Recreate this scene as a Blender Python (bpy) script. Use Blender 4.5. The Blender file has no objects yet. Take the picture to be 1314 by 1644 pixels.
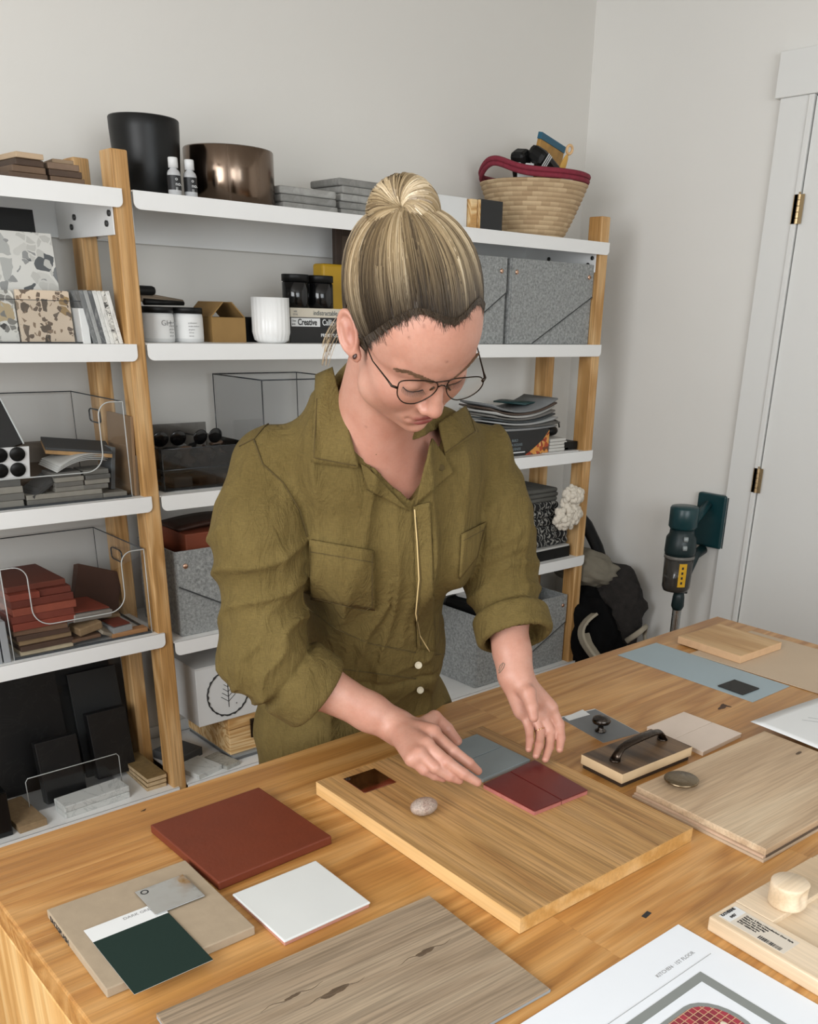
import bpy, bmesh, math, random
import numpy as np
from mathutils import Vector, Matrix, Euler
random.seed(7)
PI = math.pi
SC = bpy.context.scene
COL = SC.collection
# ------------------------------------------------------------------ camera
F_PX, CX, CY = 1493.17, 737.63, 1122.06
YAW, PITCH, ROLL = .7495, .3926, .0313
CAM_H = 1.5
def _rot(a, b, c):
    ca, sa, cb, sb, cc, sc = math.cos(a), math.sin(a), math.cos(b), math.sin(b), math.cos(c), math.sin(c)
    fwd = np.array([sa*cb, ca*cb, -sb]); right = np.array([ca, -sa, 0.]); up = np.cross(right, fwd)
    return np.array([cc*right+sc*up, -sc*right+cc*up, -fwd])
RM = _rot(YAW, PITCH, ROLL)
cam = bpy.data.cameras.new('camera'); cam_o = bpy.data.objects.new('camera', cam); COL.objects.link(cam_o)
cam.sensor_fit = 'HORIZONTAL'; cam.sensor_width = 36; cam.lens = F_PX*36/1314
cam.shift_x = (657-CX)/1314; cam.shift_y = (CY-822)/1314; cam.clip_start = .02; cam.clip_end = 50
m4 = Matrix.Identity(4)
for i in range(3):
    for j in range(3): m4[i][j] = RM[j][i]
m4.translation = Vector((0, 0, CAM_H)); cam_o.matrix_world = m4
SC.camera = cam_o
SC.view_settings.view_transform = 'Standard'; SC.view_settings.look = 'None'; SC.view_settings.gamma = 1
SC.view_settings.exposure = .45; SC.view_settings.use_curve_mapping = False
def _ray(px, py): return RM.T @ np.array([(px-CX)/F_PX, -(py-CY)/F_PX, -1.])
_C = np.array([0, 0, CAM_H])
def atz(px, py, z): d = _ray(px, py); return Vector(_C+d*((z-CAM_H)/d[2]))
def aty(px, py, y): d = _ray(px, py); return Vector(_C+d*(y/d[1]))
def atx(px, py, x): d = _ray(px, py); return Vector(_C+d*(x/d[0]))
def atd(px, py, d): return Vector(_C+_ray(px, py)*d)
# ------------------------------------------------------------------ light
W = bpy.data.worlds.new('sky'); SC.world = W; W.use_nodes = True
W.node_tree.nodes['Background'].inputs[0].default_value = (.86, .93, 1, 1)
W.node_tree.nodes['Background'].inputs[1].default_value = .9
def area(name, loc, aim, sx, sy, power, col):
    l = bpy.data.lights.new(name, 'AREA'); l.shape = 'RECTANGLE'; l.size = sx; l.size_y = sy; l.energy = power; l.color = col
    o = bpy.data.objects.new(name, l); COL.objects.link(o); o.location = loc
    o.rotation_euler = (Vector(aim)-Vector(loc)).to_track_quat('-Z', 'Y').to_euler(); return o
area('daylight_left_window', (-1.62, .45, 1.72), (1.6, .75, 1.50), 1.9, 1.5, 60, (.97, .985, 1))
area('daylight_rear_window', (.35, -2.15, 1.8), (3.0, 1.9, 1.45), 2.4, 1.4, 50, (.92, .965, 1))
# ------------------------------------------------------------------ mesh collector
class MB:
    def __init__(s): s.v = []; s.f = []; s.m = []; s.sm = []
    def add(s, vs, fs, mi=0, smooth=False, M=None):
        o = len(s.v)
        if M is not None: vs = [M @ Vector(v) for v in vs]
        s.v += [tuple(v) for v in vs]; s.f += [tuple(i+o for i in f) for f in fs]
        s.m += [mi]*len(fs); s.sm += [smooth]*len(fs); return s
    def box(s, x0, x1, y0, y1, z0, z1, bev=0, mi=0, M=None, seg=2):
        if bev <= 0:
            vs = [(x, y, z) for z in (z0, z1) for y in (y0, y1) for x in (x0, x1)]
            fs = [(0, 2, 3, 1), (4, 5, 7, 6), (0, 1, 5, 4), (2, 6, 7, 3), (0, 4, 6, 2), (1, 3, 7, 5)]
            return s.add(vs, fs, mi, False, M)
        bm = bmesh.new(); bmesh.ops.create_cube(bm, size=1)
        for v in bm.verts: v.co = Vector(((x0+x1)/2+v.co.x*(x1-x0), (y0+y1)/2+v.co.y*(y1-y0), (z0+z1)/2+v.co.z*(z1-z0)))
        bev = min(bev, .49*min(x1-x0, y1-y0, z1-z0))
        bmesh.ops.bevel(bm, geom=bm.edges[:], offset=bev, segments=seg, affect='EDGES', profile=.5)
        bm.verts.index_update()
        s.add([v.co.copy() for v in bm.verts], [[v.index for v in f.verts] for f in bm.faces], mi, False, M); bm.free(); return s
    def lathe(s, prof, n=32, mi=0, M=None, smooth=True, ripple=None, a0=0, a1=2*PI):
        vs = []; full = abs(a1-a0-2*PI) < 1e-6; k = n if full else n+1
        for r, z in prof:
            for i in range(k):
                a = a0+(a1-a0)*i/n; rr = r*(ripple(a, z) if ripple else 1)
                vs.append((rr*math.cos(a), rr*math.sin(a), z))
        fs = []
        for j in range(len(prof)-1):
            for i in range(n):
                i2 = (i+1) % k
                fs.append((j*k+i, j*k+i2, (j+1)*k+i2, (j+1)*k+i))
        s.add(vs, fs, mi, smooth, M); return s
    def tube(s, pts, r, n=8, mi=0, M=None, cap=True, flat=1.):
        pts = [Vector(p) for p in pts]; N = len(pts)
        rr = r if isinstance(r, (list, tuple)) else [r]*N
        vs = []; up = None
        for i, p in enumerate(pts):
            t = (pts[min(i+1, N-1)]-pts[max(i-1, 0)]).normalized()
            if up is None: up = Vector((0, 0, 1)) if abs(t.z) < .9 else Vector((1, 0, 0))
            b = t.cross(up).normalized(); u = b.cross(t).normalized(); up = u
            for k in range(n):
                a = 2*PI*k/n; vs.append(p+b*math.cos(a)*rr[i]+u*math.sin(a)*rr[i]*flat)
        fs = [(i*n+k, i*n+(k+1) % n, (i+1)*n+(k+1) % n, (i+1)*n+k) for i in range(N-1) for k in range(n)]
        if cap: fs += [tuple(range(n))[::-1], tuple((N-1)*n+k for k in range(n))]
        s.add(vs, fs, mi, n > 5, M); return s
    def prism(s, poly, z0, z1, mi=0, M=None):
        n = len(poly); vs = [(x, y, z0) for x, y in poly]+[(x, y, z1) for x, y in poly]
        fs = [tuple(range(n))[::-1], tuple(range(n, 2*n))]+[(i, (i+1) % n, n+(i+1) % n, n+i) for i in range(n)]
        return s.add(vs, fs, mi, False, M)
    def grid(s, fn, nu, nv, mi=0, smooth=True, M=None):
        vs = [fn(i/nu, j/nv) for j in range(nv+1) for i in range(nu+1)]
        fs = [(j*(nu+1)+i, j*(nu+1)+i+1, (j+1)*(nu+1)+i+1, (j+1)*(nu+1)+i) for j in range(nv) for i in range(nu)]
        return s.add(vs, fs, mi, smooth, M)
    def sphere(s, c, r, n=12, mi=0, M=None):
        rx, ry, rz = (r, r, r) if not isinstance(r, (tuple, list)) else r
        pr = [(max(1e-5, math.sin(PI*j/n)), -math.cos(PI*j/n)) for j in range(n+1)]
        b = MB(); b.lathe(pr, 2*n); T = Matrix.Translation(c) @ Matrix.Diagonal((rx, ry, rz, 1))
        if M is not None: T = M @ T
        return s.add(b.v, b.f, mi, True, T)
    def build(s, name, mats, parent=None, loc=None, rot=None, solid=0):
        me = bpy.data.meshes.new(name); me.from_pydata(s.v, [], s.f)
        if not isinstance(mats, (list, tuple)): mats = [mats]
        for m in mats: me.materials.append(m)
        me.polygons.foreach_set('material_index', s.m); me.polygons.foreach_set('use_smooth', s.sm)
        me.validate(); me.update()
        o = bpy.data.objects.new(name, me); COL.objects.link(o)
        if parent is not None: o.parent = parent
        if loc is not None: o.location = loc
        if rot is not None: o.rotation_euler = rot
        if solid:
            d = o.modifiers.new('solid', 'SOLIDIFY'); d.thickness = solid; d.offset = 0
        return o
def tag(o, label=None, cat=None, group=None, kind=None):
    if label: o['label'] = label
    if cat: o['category'] = cat
    if group: o['group'] = group
    if kind: o['kind'] = kind
    return o
def empty(name, loc, rz=0, rot=None):
    o = bpy.data.objects.new(name, None); COL.objects.link(o); o.location = loc
    o.rotation_euler = rot if rot else (0, 0, rz); o.empty_display_size = .05; return o
def copy_tree(o, parent=None):
    c = o.copy(); COL.objects.link(c)
    if parent is not None: c.parent = parent
    for ch in list(o.children): copy_tree(ch, c)
    return c
def text_obj(s, size, mat, parent, loc, rot, name='lettering', align='LEFT', bold=0, sx=1.):
    cu = bpy.data.curves.new('t', 'FONT'); cu.body = s; cu.size = size; cu.align_x = align; cu.extrude = .0002; cu.offset = bold
    t = bpy.data.objects.new('t', cu); COL.objects.link(t); bpy.context.view_layer.update()
    me = bpy.data.meshes.new_from_object(t.evaluated_get(bpy.context.evaluated_depsgraph_get()))
    bpy.data.objects.remove(t); bpy.data.curves.remove(cu)
    if sx != 1:
        for v in me.vertices: v.co.x *= sx
    me.materials.clear(); me.materials.append(mat)
    o = bpy.data.objects.new(name, me); COL.objects.link(o)
    if parent is not None: o.parent = parent
    o.location = loc; o.rotation_euler = rot; return o
# ------------------------------------------------------------------ materials
def lin(c):
    if isinstance(c, str): c = [int(c[i:i+2], 16)/255 for i in (0, 2, 4)]
    return tuple((x/12.92 if x <= .04045 else ((x+.055)/1.055)**2.4) for x in c)+(1,)
def new_mat(name):
    m = bpy.data.materials.new(name); m.use_nodes = True
    return m, m.node_tree.nodes, m.node_tree.links, m.node_tree.nodes['Principled BSDF']
def mapping(n, l, scale=(1, 1, 1), rot=(0, 0, 0), coord='Object'):
    tc = n.new('ShaderNodeTexCoord'); mp = n.new('ShaderNodeMapping'); l.new(tc.outputs[coord], mp.inputs[0])
    mp.inputs['Scale'].default_value = scale; mp.inputs['Rotation'].default_value = rot; return mp.outputs[0]
def noise(n, l, vec, scale, detail=4, rough=.5, dist=0):
    t = n.new('ShaderNodeTexNoise'); t.inputs['Scale'].default_value = scale; t.inputs['Detail'].default_value = detail
    t.inputs['Roughness'].default_value = rough; t.inputs['Distortion'].default_value = dist; l.new(vec, t.inputs[0]); return t.outputs[0]
def ramp(n, l, fac, stops, const=False):
    r = n.new('ShaderNodeValToRGB'); r.color_ramp.interpolation = 'CONSTANT' if const else 'LINEAR'
    e = r.color_ramp.elements
    while len(e) < len(stops): e.new(.5)
    for i, (p, c) in enumerate(stops): e[i].position = p; e[i].color = lin(c) if isinstance(c, str) else (c, c, c, 1)
    l.new(fac, r.inputs[0]); return r.outputs[0]
def mix(n, l, fac, a, b, mode='MIX'):
    m = n.new('ShaderNodeMix'); m.data_type = 'RGBA'; m.blend_type = mode
    for k, v in ((0, fac), (6, a), (7, b)):
        if hasattr(v, 'links') or hasattr(v, 'is_linked'): l.new(v, m.inputs[k])
        elif isinstance(v, str): m.inputs[k].default_value = lin(v)
        elif isinstance(v, tuple): m.inputs[k].default_value = v
        else: m.inputs[k].default_value = v if k == 0 else (v, v, v, 1)
    return m.outputs[2]
def bump(n, l, b, h, strength, dist=.002):
    u = n.new('ShaderNodeBump'); u.inputs['Strength'].default_value = strength; u.inputs['Distance'].default_value = dist
    l.new(h, u.inputs['Height']); l.new(u.outputs[0], b.inputs['Normal'])
_cache = {}
def plain(col, rough=.5, metal=0, var=.06, vs=9, bs=0, bd=.001, bscale=60, spec=.5, coat=0, name=None, coord='Object'):
    key = (col, rough, metal, var, vs, bs, bscale, spec, coat)
    if key in _cache: return _cache[key]
    m, n, l, b = new_mat(name or 'paint_'+col)
    v = mapping(n, l, coord=coord)
    c = noise(n, l, v, vs, 5)
    r = ramp(n, l, c, [(.3, 1-var), (.7, 1+0*var)])
    l.new(mix(n, l, 1., col, r, 'MULTIPLY'), b.inputs['Base Color'])
    b.inputs['Roughness'].default_value = rough; b.inputs['Metallic'].default_value = metal
    b.inputs['Specular IOR Level'].default_value = spec; b.inputs['Coat Weight'].default_value = coat; b.inputs['Coat Roughness'].default_value = .08
    if bs: bump(n, l, b, noise(n, l, v, bscale, 4), bs, bd)
    _cache[key] = m; return m
def wood(name, c1, c2, c3, axis='X', scale=1., rough=.5, staves=None, fiber=.5, ringdist=3., knots=False, seed=0., contrast=(.3, .72), coat=0):
    m, n, l, b = new_mat(name)
    st = {'X': (1, 9, 9), 'Y': (9, 1, 9), 'Z': (9, 9, 1)}[axis]; fb = {'X': (5, 220, 220), 'Y': (220, 5, 220), 'Z': (220, 220, 5)}[axis]
    tc = n.new('ShaderNodeTexCoord'); mp = n.new('ShaderNodeMapping'); l.new(tc.outputs['Object'], mp.inputs[0])
    mp.inputs['Location'].default_value = (seed, seed*1.7, seed*.6)
    base = mp.outputs[0]
    off = None
    if staves:
        sw, slen = staves
        bt = n.new('ShaderNodeTexBrick'); l.new(tc.outputs['Object'], bt.inputs[0])
        bt.inputs['Scale'].default_value = 1; bt.inputs['Mortar Size'].default_value = .0006; bt.inputs['Brick Width'].default_value = slen; bt.inputs['Row Height'].default_value = sw
        bt.inputs['Color1'].default_value = (0, 0, 0, 1); bt.inputs['Color2'].default_value = (1, 1, 1, 1); bt.inputs['Mortar'].default_value = (.5, .5, .5, 1); bt.offset = .37
        off = bt.outputs['Color']
        ad = n.new('ShaderNodeVectorMath'); ad.operation = 'MULTIPLY_ADD'; l.new(off, ad.inputs[0]); ad.inputs[1].default_value = (3.1, 2.3, 1.9); l.new(base, ad.inputs[2]); base = ad.outputs[0]
    def mapped(sc):
        q = n.new('ShaderNodeMapping'); l.new(base, q.inputs[0]); q.inputs['Scale'].default_value = sc; return q.outputs[0]
    big = noise(n, l, mapped(tuple(x*scale*.55 for x in st)), 1.3, 3, .5, .6)
    mul = n.new('ShaderNodeMath'); mul.operation = 'MULTIPLY'; l.new(big, mul.inputs[0]); mul.inputs[1].default_value = 9*ringdist
    fr = n.new('ShaderNodeMath'); fr.operation = 'PINGPONG'; l.new(mul.outputs[0], fr.inputs[0]); fr.inputs[1].default_value = 1.
    soft = noise(n, l, mapped(tuple(x*scale*1.5 for x in st)), 3, 6, .6, .3)
    g = mix(n, l, .45, fr.outputs[0], soft)
    col = ramp(n, l, g, [(contrast[0], c2), (.5*(contrast[0]+contrast[1]), c1), (contrast[1], c3)])
    fbn = noise(n, l, mapped(fb), 1.2, 3, .6)
    col = mix(n, l, fiber, col, mix(n, l, 1., col, ramp(n, l, fbn, [(.35, .55), (.6, 1.)]), 'MULTIPLY'))
    if off is not None:
        col = mix(n, l, .55, col, mix(n, l, 1., col, ramp(n, l, off, [(0, .74), (1, 1.)]), 'MULTIPLY'))
    if knots:
        vo = n.new('ShaderNodeTexVoronoi'); l.new(mapped(tuple((.45 if k == 'XYZ'.index(axis) else 1.)*1. for k in range(3))), vo.inputs[0]); vo.inputs['Scale'].default_value = knots
        kk = ramp(n, l, vo.outputs['Distance'], [(.02, .18), (.055, .75), (.12, 1.)])
        col = mix(n, l, 1., col, kk, 'MULTIPLY')
    l.new(col, b.inputs['Base Color']); b.inputs['Roughness'].default_value = rough; b.inputs['Coat Weight'].default_value = coat; b.inputs['Coat Roughness'].default_value = .35
    bump(n, l, b, fbn, .12, .0006)
    return m
def terrazzo(name, base, chips, scale, thr=.45, small=None):
    m, n, l, b = new_mat(name); v = mapping(n, l)
    nv = n.new('ShaderNodeTexNoise'); nv.inputs['Scale'].default_value = scale*1.2; l.new(v, nv.inputs[0])
    wv = n.new('ShaderNodeVectorMath'); wv.operation = 'MULTIPLY_ADD'; l.new(nv.outputs['Color'], wv.inputs[0]); wv.inputs[1].default_value = (.5/scale,)*3; l.new(v, wv.inputs[2])
    col = base
    for sc, th, pal in ((scale, thr, chips), (scale*2.6, thr+.12, small or chips)):
        e = n.new('ShaderNodeTexVoronoi'); e.feature = 'DISTANCE_TO_EDGE'; e.inputs['Scale'].default_value = sc; l.new(wv.outputs[0], e.inputs[0])
        c = n.new('ShaderNodeTexVoronoi'); c.inputs['Scale'].default_value = sc; l.new(wv.outputs[0], c.inputs[0])
        sp = n.new('ShaderNodeSeparateColor'); l.new(c.outputs['Color'], sp.inputs[0])
        m1 = n.new('ShaderNodeMath'); m1.operation = 'GREATER_THAN'; l.new(e.outputs['Distance'], m1.inputs[0]); m1.inputs[1].default_value = .07
        m2 = n.new('ShaderNodeMath'); m2.operation = 'GREATER_THAN'; l.new(sp.outputs[0], m2.inputs[0]); m2.inputs[1].default_value = th
        mm = n.new('ShaderNodeMath'); mm.operation = 'MULTIPLY'; l.new(m1.outputs[0], mm.inputs[0]); l.new(m2.outputs[0], mm.inputs[1])
        k = len(pal); cr = ramp(n, l, sp.outputs[1], [(i/k, p) for i, p in enumerate(pal)], True)
        col = mix(n, l, mm.outputs[0], col, cr)
    l.new(col, b.inputs['Base Color']); b.inputs['Roughness'].default_value = .35; return m
def marble(name, base, vein, scale=6, rough=.3, width=.04):
    m, n, l, b = new_mat(name); v = mapping(n, l)
    t = noise(n, l, v, scale, 8, .62, 1.6)
    a = n.new('ShaderNodeMath'); a.operation = 'SUBTRACT'; l.new(t, a.inputs[0]); a.inputs[1].default_value = .5
    c = n.new('ShaderNodeMath'); c.operation = 'ABSOLUTE'; l.new(a.outputs[0], c.inputs[0])
    l.new(ramp(n, l, c.outputs[0], [(0, vein), (width, base), (1, base)]), b.inputs['Base Color']); b.inputs['Roughness'].default_value = rough; return m
def felt(name, c1, c2):
    m, n, l, b = new_mat(name); v = mapping(n, l)
    t = noise(n, l, v, 110, 6, .75); l.new(ramp(n, l, t, [(.36, c1), (.64, c2)]), b.inputs['Base Color'])
    b.inputs['Roughness'].default_value = 1; b.inputs['Specular IOR Level'].default_value = .1; b.inputs['Sheen Weight'].default_value = .3; bump(n, l, b, t, .5, .002); return m
def clear(name, tint=(.93, .94, .94), refl=1., ior=1.45):
    m = bpy.data.materials.new(name); m.use_nodes = True; n = m.node_tree.nodes; l = m.node_tree.links; n.clear()
    o = n.new('ShaderNodeOutputMaterial'); t = n.new('ShaderNodeBsdfTransparent'); t.inputs[0].default_value = tint+(1,)
    g = n.new('ShaderNodeBsdfGlossy'); g.inputs['Roughness'].default_value = .03; g.inputs[0].default_value = (refl,)*3+(1,)
    lw = n.new('ShaderNodeLayerWeight'); lw.inputs[0].default_value = .5; pw = n.new('ShaderNodeMath'); pw.operation = 'POWER'; pw.inputs[1].default_value = 4.; l.new(lw.outputs['Facing'], pw.inputs[0])
    fr = n.new('ShaderNodeMath'); fr.operation = 'MULTIPLY_ADD'; fr.inputs[1].default_value = .75; fr.inputs[2].default_value = ((ior-1)/(ior+1))**2; l.new(pw.outputs[0], fr.inputs[0]); ms = n.new('ShaderNodeMixShader')
    l.new(fr.outputs[0], ms.inputs[0]); l.new(t.outputs[0], ms.inputs[1]); l.new(g.outputs[0], ms.inputs[2]); l.new(ms.outputs[0], o.inputs[0]); return m
def metal(name, col, rough=.3, brushed=None):
    m, n, l, b = new_mat(name); b.inputs['Base Color'].default_value = lin(col); b.inputs['Metallic'].default_value = 1; b.inputs['Roughness'].default_value = rough
    v = mapping(n, l, (1, 1, 1) if not brushed else brushed); t = noise(n, l, v, 60, 3)
    l.new(ramp(n, l, t, [(.3, max(0, rough-.08)), (.7, rough+.1)]), b.inputs['Roughness']); return m
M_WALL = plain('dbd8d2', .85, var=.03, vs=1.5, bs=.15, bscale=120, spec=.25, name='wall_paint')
M_WALL_LIT = plain('e8e6e1', .8, var=.03, vs=1.5, bs=.15, bscale=120, spec=.25, name='wall_paint_lit')  # same wall paint, window brightness on the right wall put into its colour
M_TRIM = plain('e6e6e3', .5, var=.02, vs=2, name='trim_paint')
M_SHELF = plain('e6e6e4', .42, var=.02, name='white_powder_coat')
M_FLOOR = wood('floor_wood', '80644a', '755a41', '8a6d51', 'Y', 1.5, staves=None, fiber=.3, ringdist=.6)
M_TABLE = wood('oak_table', 'bd8849', 'ab753a', 'cb995c', 'X', .8, .42, staves=(.125, 1.1), fiber=.5, ringdist=2.3, contrast=(.22, .78), coat=.15)
M_TABLE_END = wood('oak_table_end', 'd2a365', 'c39254', 'e0b87d', 'Z', .8, .45, fiber=.4, ringdist=1.2)
M_POST = wood('post_wood', 'c69a63', 'b58850', 'd3ab77', 'Z', 1.2, .55, fiber=.6, ringdist=1.5)
M_OAKBOARD = wood('oak_board_top', 'b18853', '997041', 'be9562', 'X', 1.9, .5, fiber=.9, ringdist=.7, seed=2.3, contrast=(.2, .8))
M_OAKEDGE = wood('oak_board_edge', 'cca064', 'be8f50', 'd5ad76', 'X', 1.2, .5, fiber=.3, ringdist=.8)
M_GREYOAK = wood('grey_oak', '9a8770', '7d6b55', 'a8967e', 'X', 1.5, .6, fiber=.85, ringdist=1.0, seed=.41, contrast=(-.25, .9))
M_LIGHTOAK = wood('light_oak', 'bfa586', 'a98e70', 'cdb799', 'X', .8, .55, fiber=.5, ringdist=1.4, knots=4.6, seed=5.1, contrast=(.1, .8))
M_MAPLE = wood('pale_maple', 'd3bd9f', 'c6ad8d', 'dfcbb0', 'X', .8, .5, fiber=.25, ringdist=.7, seed=3.)
M_WALNUT = wood('walnut_stain', '57422e', '3c2c1e', '6a523a', 'X', 1.2, .45, fiber=.6, ringdist=1.2, seed=1.2)
M_BLOCKOAK = wood('block_oak', 'bd9563', 'ad834f', 'caa677', 'X', 1.2, .5, fiber=.3, ringdist=.6, seed=8)
M_PINE = wood('pine', 'd8b27c', 'c0935a', 'e4c695', 'X', 1.6, .6, fiber=.3, ringdist=2.2, seed=6, knots=9.)
M_BLACK = plain('0c0c0c', .5, var=.2, spec=.3, name='black_matte')
M_BLACKCLOTH = plain('0b0b0c', .95, var=.4, vs=20, bs=.5, bscale=60, spec=.15, name='black_cloth')
M_BLACKGLOSS = plain('0d0d0e', .12, var=.1, name='black_gloss')
M_WHITE = plain('d6d7d6', .5, var=.02, name='white_card')
M_GLAZE = plain('cfd1cf', .22, var=.03, bs=.15, bscale=25, name='white_glaze')
M_TERRA = plain('67290f', .6, var=.12, vs=30, bs=.3, bscale=150, name='terracotta')
M_FELT = felt('grey_felt', '6f7170', 'a2a4a2')
M_ACRYL = clear('clear_acrylic', (.95, .955, .96), 1., 1.3); M_ACRYLRIM = plain('b7bab8', .15, var=.02, name='acrylic_rim'); M_ACRYLDARK = plain('34373a', .2, var=.02, name='acrylic_dark_edge')
M_LENS = clear('lens', (.97, .975, .97), 1., 1.18)
M_INK = plain('242424', .7, var=.02, name='ink'); M_GREYINK = plain('8d8d8d', .7, var=.02, name='grey_ink')
# ------------------------------------------------------------------ room
XR, YB, XL, YF, ZC = 3.37, 2.95, -1.75, -2.3, 2.75
def struct(name, mb, mat, parent=None, **k):
    o = mb.build(name, mat, parent, **k)
    if parent is None: o['kind'] = 'structure'
    return o
struct('floor', MB().box(XL-.1, XR+.1, YF-.1, YB+.1, -.06, 0), M_FLOOR)
struct('ceiling', MB().box(XL-.1, XR+.1, YF-.1, YB+.1, ZC, ZC+.08), M_WALL)
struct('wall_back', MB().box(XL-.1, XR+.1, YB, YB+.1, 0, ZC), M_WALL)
struct('wall_right', MB().box(XR, XR+.1, YF, YB, 0, ZC), M_WALL_LIT)
def wall_hole(name, axis, c0, c1, a0, a1, h0, h1, w0, w1):
    b = MB()
    for (p, q, r, s_) in ((a0, h0, 0, ZC), (h1, a1, 0, ZC), (h0, h1, 0, w0), (h0, h1, w1, ZC)):
        if axis == 'x': b.box(c0, c1, p, q, r, s_)
        else: b.box(p, q, c0, c1, r, s_)
    return struct(name, b, M_WALL)
wall_hole('wall_left', 'x', XL-.1, XL, YF, YB, -.2, 1.7, .95, 2.5)
wall_hole('wall_front', 'y', YF-.1, YF, XL-.1, XR+.1, -.6, 1.9, 1.1, 2.55)
def window(name, axis, c, h0, h1, w0, w1):
    b = MB(); t = .045
    segs = [(h0, h0+t, w0, w1), (h1-t, h1, w0, w1), (h0, h1, w0, w0+t), (h0, h1, w1-t, w1), ((h0+h1)/2-t/2, (h0+h1)/2+t/2, w0, w1)]
    g = MB()
    for p, q, r, s_ in segs:
        if axis == 'x': b.box(c-.05, c-.01, p, q, r, s_)
        else: b.box(p, q, c-.05, c-.01, r, s_)
    if axis == 'x': g.box(c-.034, c-.03, h0, h1, w0, w1)
    else: g.box(h0, h1, c-.034, c-.03, w0, w1)
    o = struct(name, b, M_TRIM); g.build('window_pane', clear('window_glass', (.97, .98, .98)), o); return o
window('window_1', 'x', XL, -.2, 1.7, .95, 2.5)
window('window_2', 'y', YF, -.6, 1.9, 1.1, 2.55)
# door in the right wall
dy = atx(1143.8, 989.6, XR).y                       # outer edge of the casing
gy = atx(1234.4, 700, XR).y                         # hinge-side gap
ztop_cap = atx(1262.9, 86, XR).z; zbot_cap = atx(1253.8, 161, XR).z
dw = .78
struct('trim_1', MB().box(XR-.022, XR-.0005, gy+.006, dy, 0, zbot_cap, .002), M_TRIM)
struct('trim_2', MB().box(XR-.022, XR-.0005, gy-dw-.12, gy-dw-.006, 0, zbot_cap, .002), M_TRIM)
struct('trim_3', MB().box(XR-.034, XR-.0005, gy-dw-.14, dy+.016, zbot_cap, ztop_cap, .002), M_TRIM)
struct('trim_4', MB().box(XR-.030, XR-.0215, gy+.004, gy+.022, 0, zbot_cap-.001, .001), M_TRIM)
door = struct('door_1', MB().box(XR-.018, XR-.0005, gy-dw, gy, .01, zbot_cap-.006, .0015), M_TRIM)
struct('door_gap_shade', MB().box(XR-.006, XR-.0002, gy-.001, gy+.008, .0, zbot_cap-.001), M_BLACK)  # black strip painted in for the shade of the hinge-side gap
M_BRASS = metal('aged_brass', 'b9a27e', .35)
for py, hgt in ((335, .09), (772, .09)):
    px = 1290 if py < 500 else 1219
    p = atx(px, py, XR-.03); b = MB()
    for k in range(5): b.lathe([(1e-4, k*.019), (.0065, k*.019), (.0065, k*.019+.017), (1e-4, k*.019+.017)], 12, smooth=False)
    b.box(-.002, .0005, -.02, .02, 0, .093)
    b.lathe([(1e-4, .0945), (.004, .0945), (.004, .1), (1e-4, .1)], 10)
    b.build('door_hinge', M_BRASS, door, loc=(XR-.028, gy+.004, p.z-.047))
struct('baseboard_back', MB().box(XL, XR, YB-.014, YB-.0005, 0, .11, .003), M_TRIM)
struct('baseboard_right', MB().box(XR-.014, XR-.0005, dy+.001, YB-.015, 0, .11, .003), M_TRIM)
struct('baseboard_right', MB().box(XR-.014, XR-.0005, YF+.001, gy-dw-.125, 0, .11, .003), M_TRIM)
# ------------------------------------------------------------------ shelving unit
ZL = [1.765, 1.40, .998, .593, .074]; ZR = [1.765, 1.402, .996, .556, .074]
Y0, Y1 = 2.53, 2.925
unit = empty('shelving_unit', (1.15, 2.7, 0))
tag(unit, 'tall white metal shelving with square oak posts along the back wall', 'shelves')
def at_unit(o): o.parent = unit; o.matrix_parent_inverse = Matrix.Translation((-1.15, -2.7, 0)); return o
M_HOLE = plain('2c2c2c', .4, var=.05, name='bolt_dark')
for x0, x1 in ((-.80, -.755), (1.127, 1.172), (3.02, 3.066)):
    for y0, y1 in ((2.537, 2.605), (2.775, 2.843)):
        b = MB().box(x0, x1, y0, y1, .03, 1.853, .004); p = b.build('post', M_POST); at_unit(p)
        f = MB().box(x0+.004, x1-.004, y0+.004, y1-.004, 0, .03, .002).build('foot', M_BLACK); f.parent = p
def shelf(x0, x1, z, top):
    b = MB(); t = .0035
    b.box(x0, x1, Y0+.001, Y1, z-t, z)
    # front lip with rounded lower corners
    r, h = .016, .043
    poly = [(x0, 0), (x1, 0)]
    for k in range(6): a = PI/2*k/5; poly.append((x1-r+r*math.cos(a), -h+r-r*math.sin(a)))
    for k in range(6): a = PI/2*k/5; poly.append((x0+r-r*math.sin(a), -h+r-r*math.cos(a)))
    T = Matrix.Translation((0, Y0+.003, z)) @ Matrix.Rotation(PI/2, 4, 'X')
    b.prism([(px, py) for px, py in poly], 0, .003, 0, T)
    b.box(x0, x1, Y1-.003, Y1, z-(.10 if top else .035), z)
    o = b.build('shelf', M_SHELF); at_unit(o)
    if top:
        for xe, s in ((x0+.001, 1), (x1-.022, -1)):
            if xe > 3: xe = 3.012
            k = MB(); k.box(xe, xe+.003, Y0+.02, Y1-.004, z-.105, z-t, .001)
            for yy, zz in ((2.565, -.055), (2.585, -.078), (2.79, -.055), (2.815, -.078)):
                k.lathe([(1e-4, 0), (.0075, 0), (.0075, .004), (1e-4, .004)], 12, 1, Matrix.Translation((xe-.001 if s < 0 else xe+.002, yy, z+zz)) @ Matrix.Rotation(PI/2*(-s if s < 0 else 1) if s > 0 else -PI/2, 4, 'Y'))
            kb = k.build('bracket', [M_SHELF, M_HOLE]); kb.parent = o
for i in range(5):
    shelf(-.80, 1.1445, ZL[i], i == 0); shelf(1.174, 3.064, ZR[i], i == 0)
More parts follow.
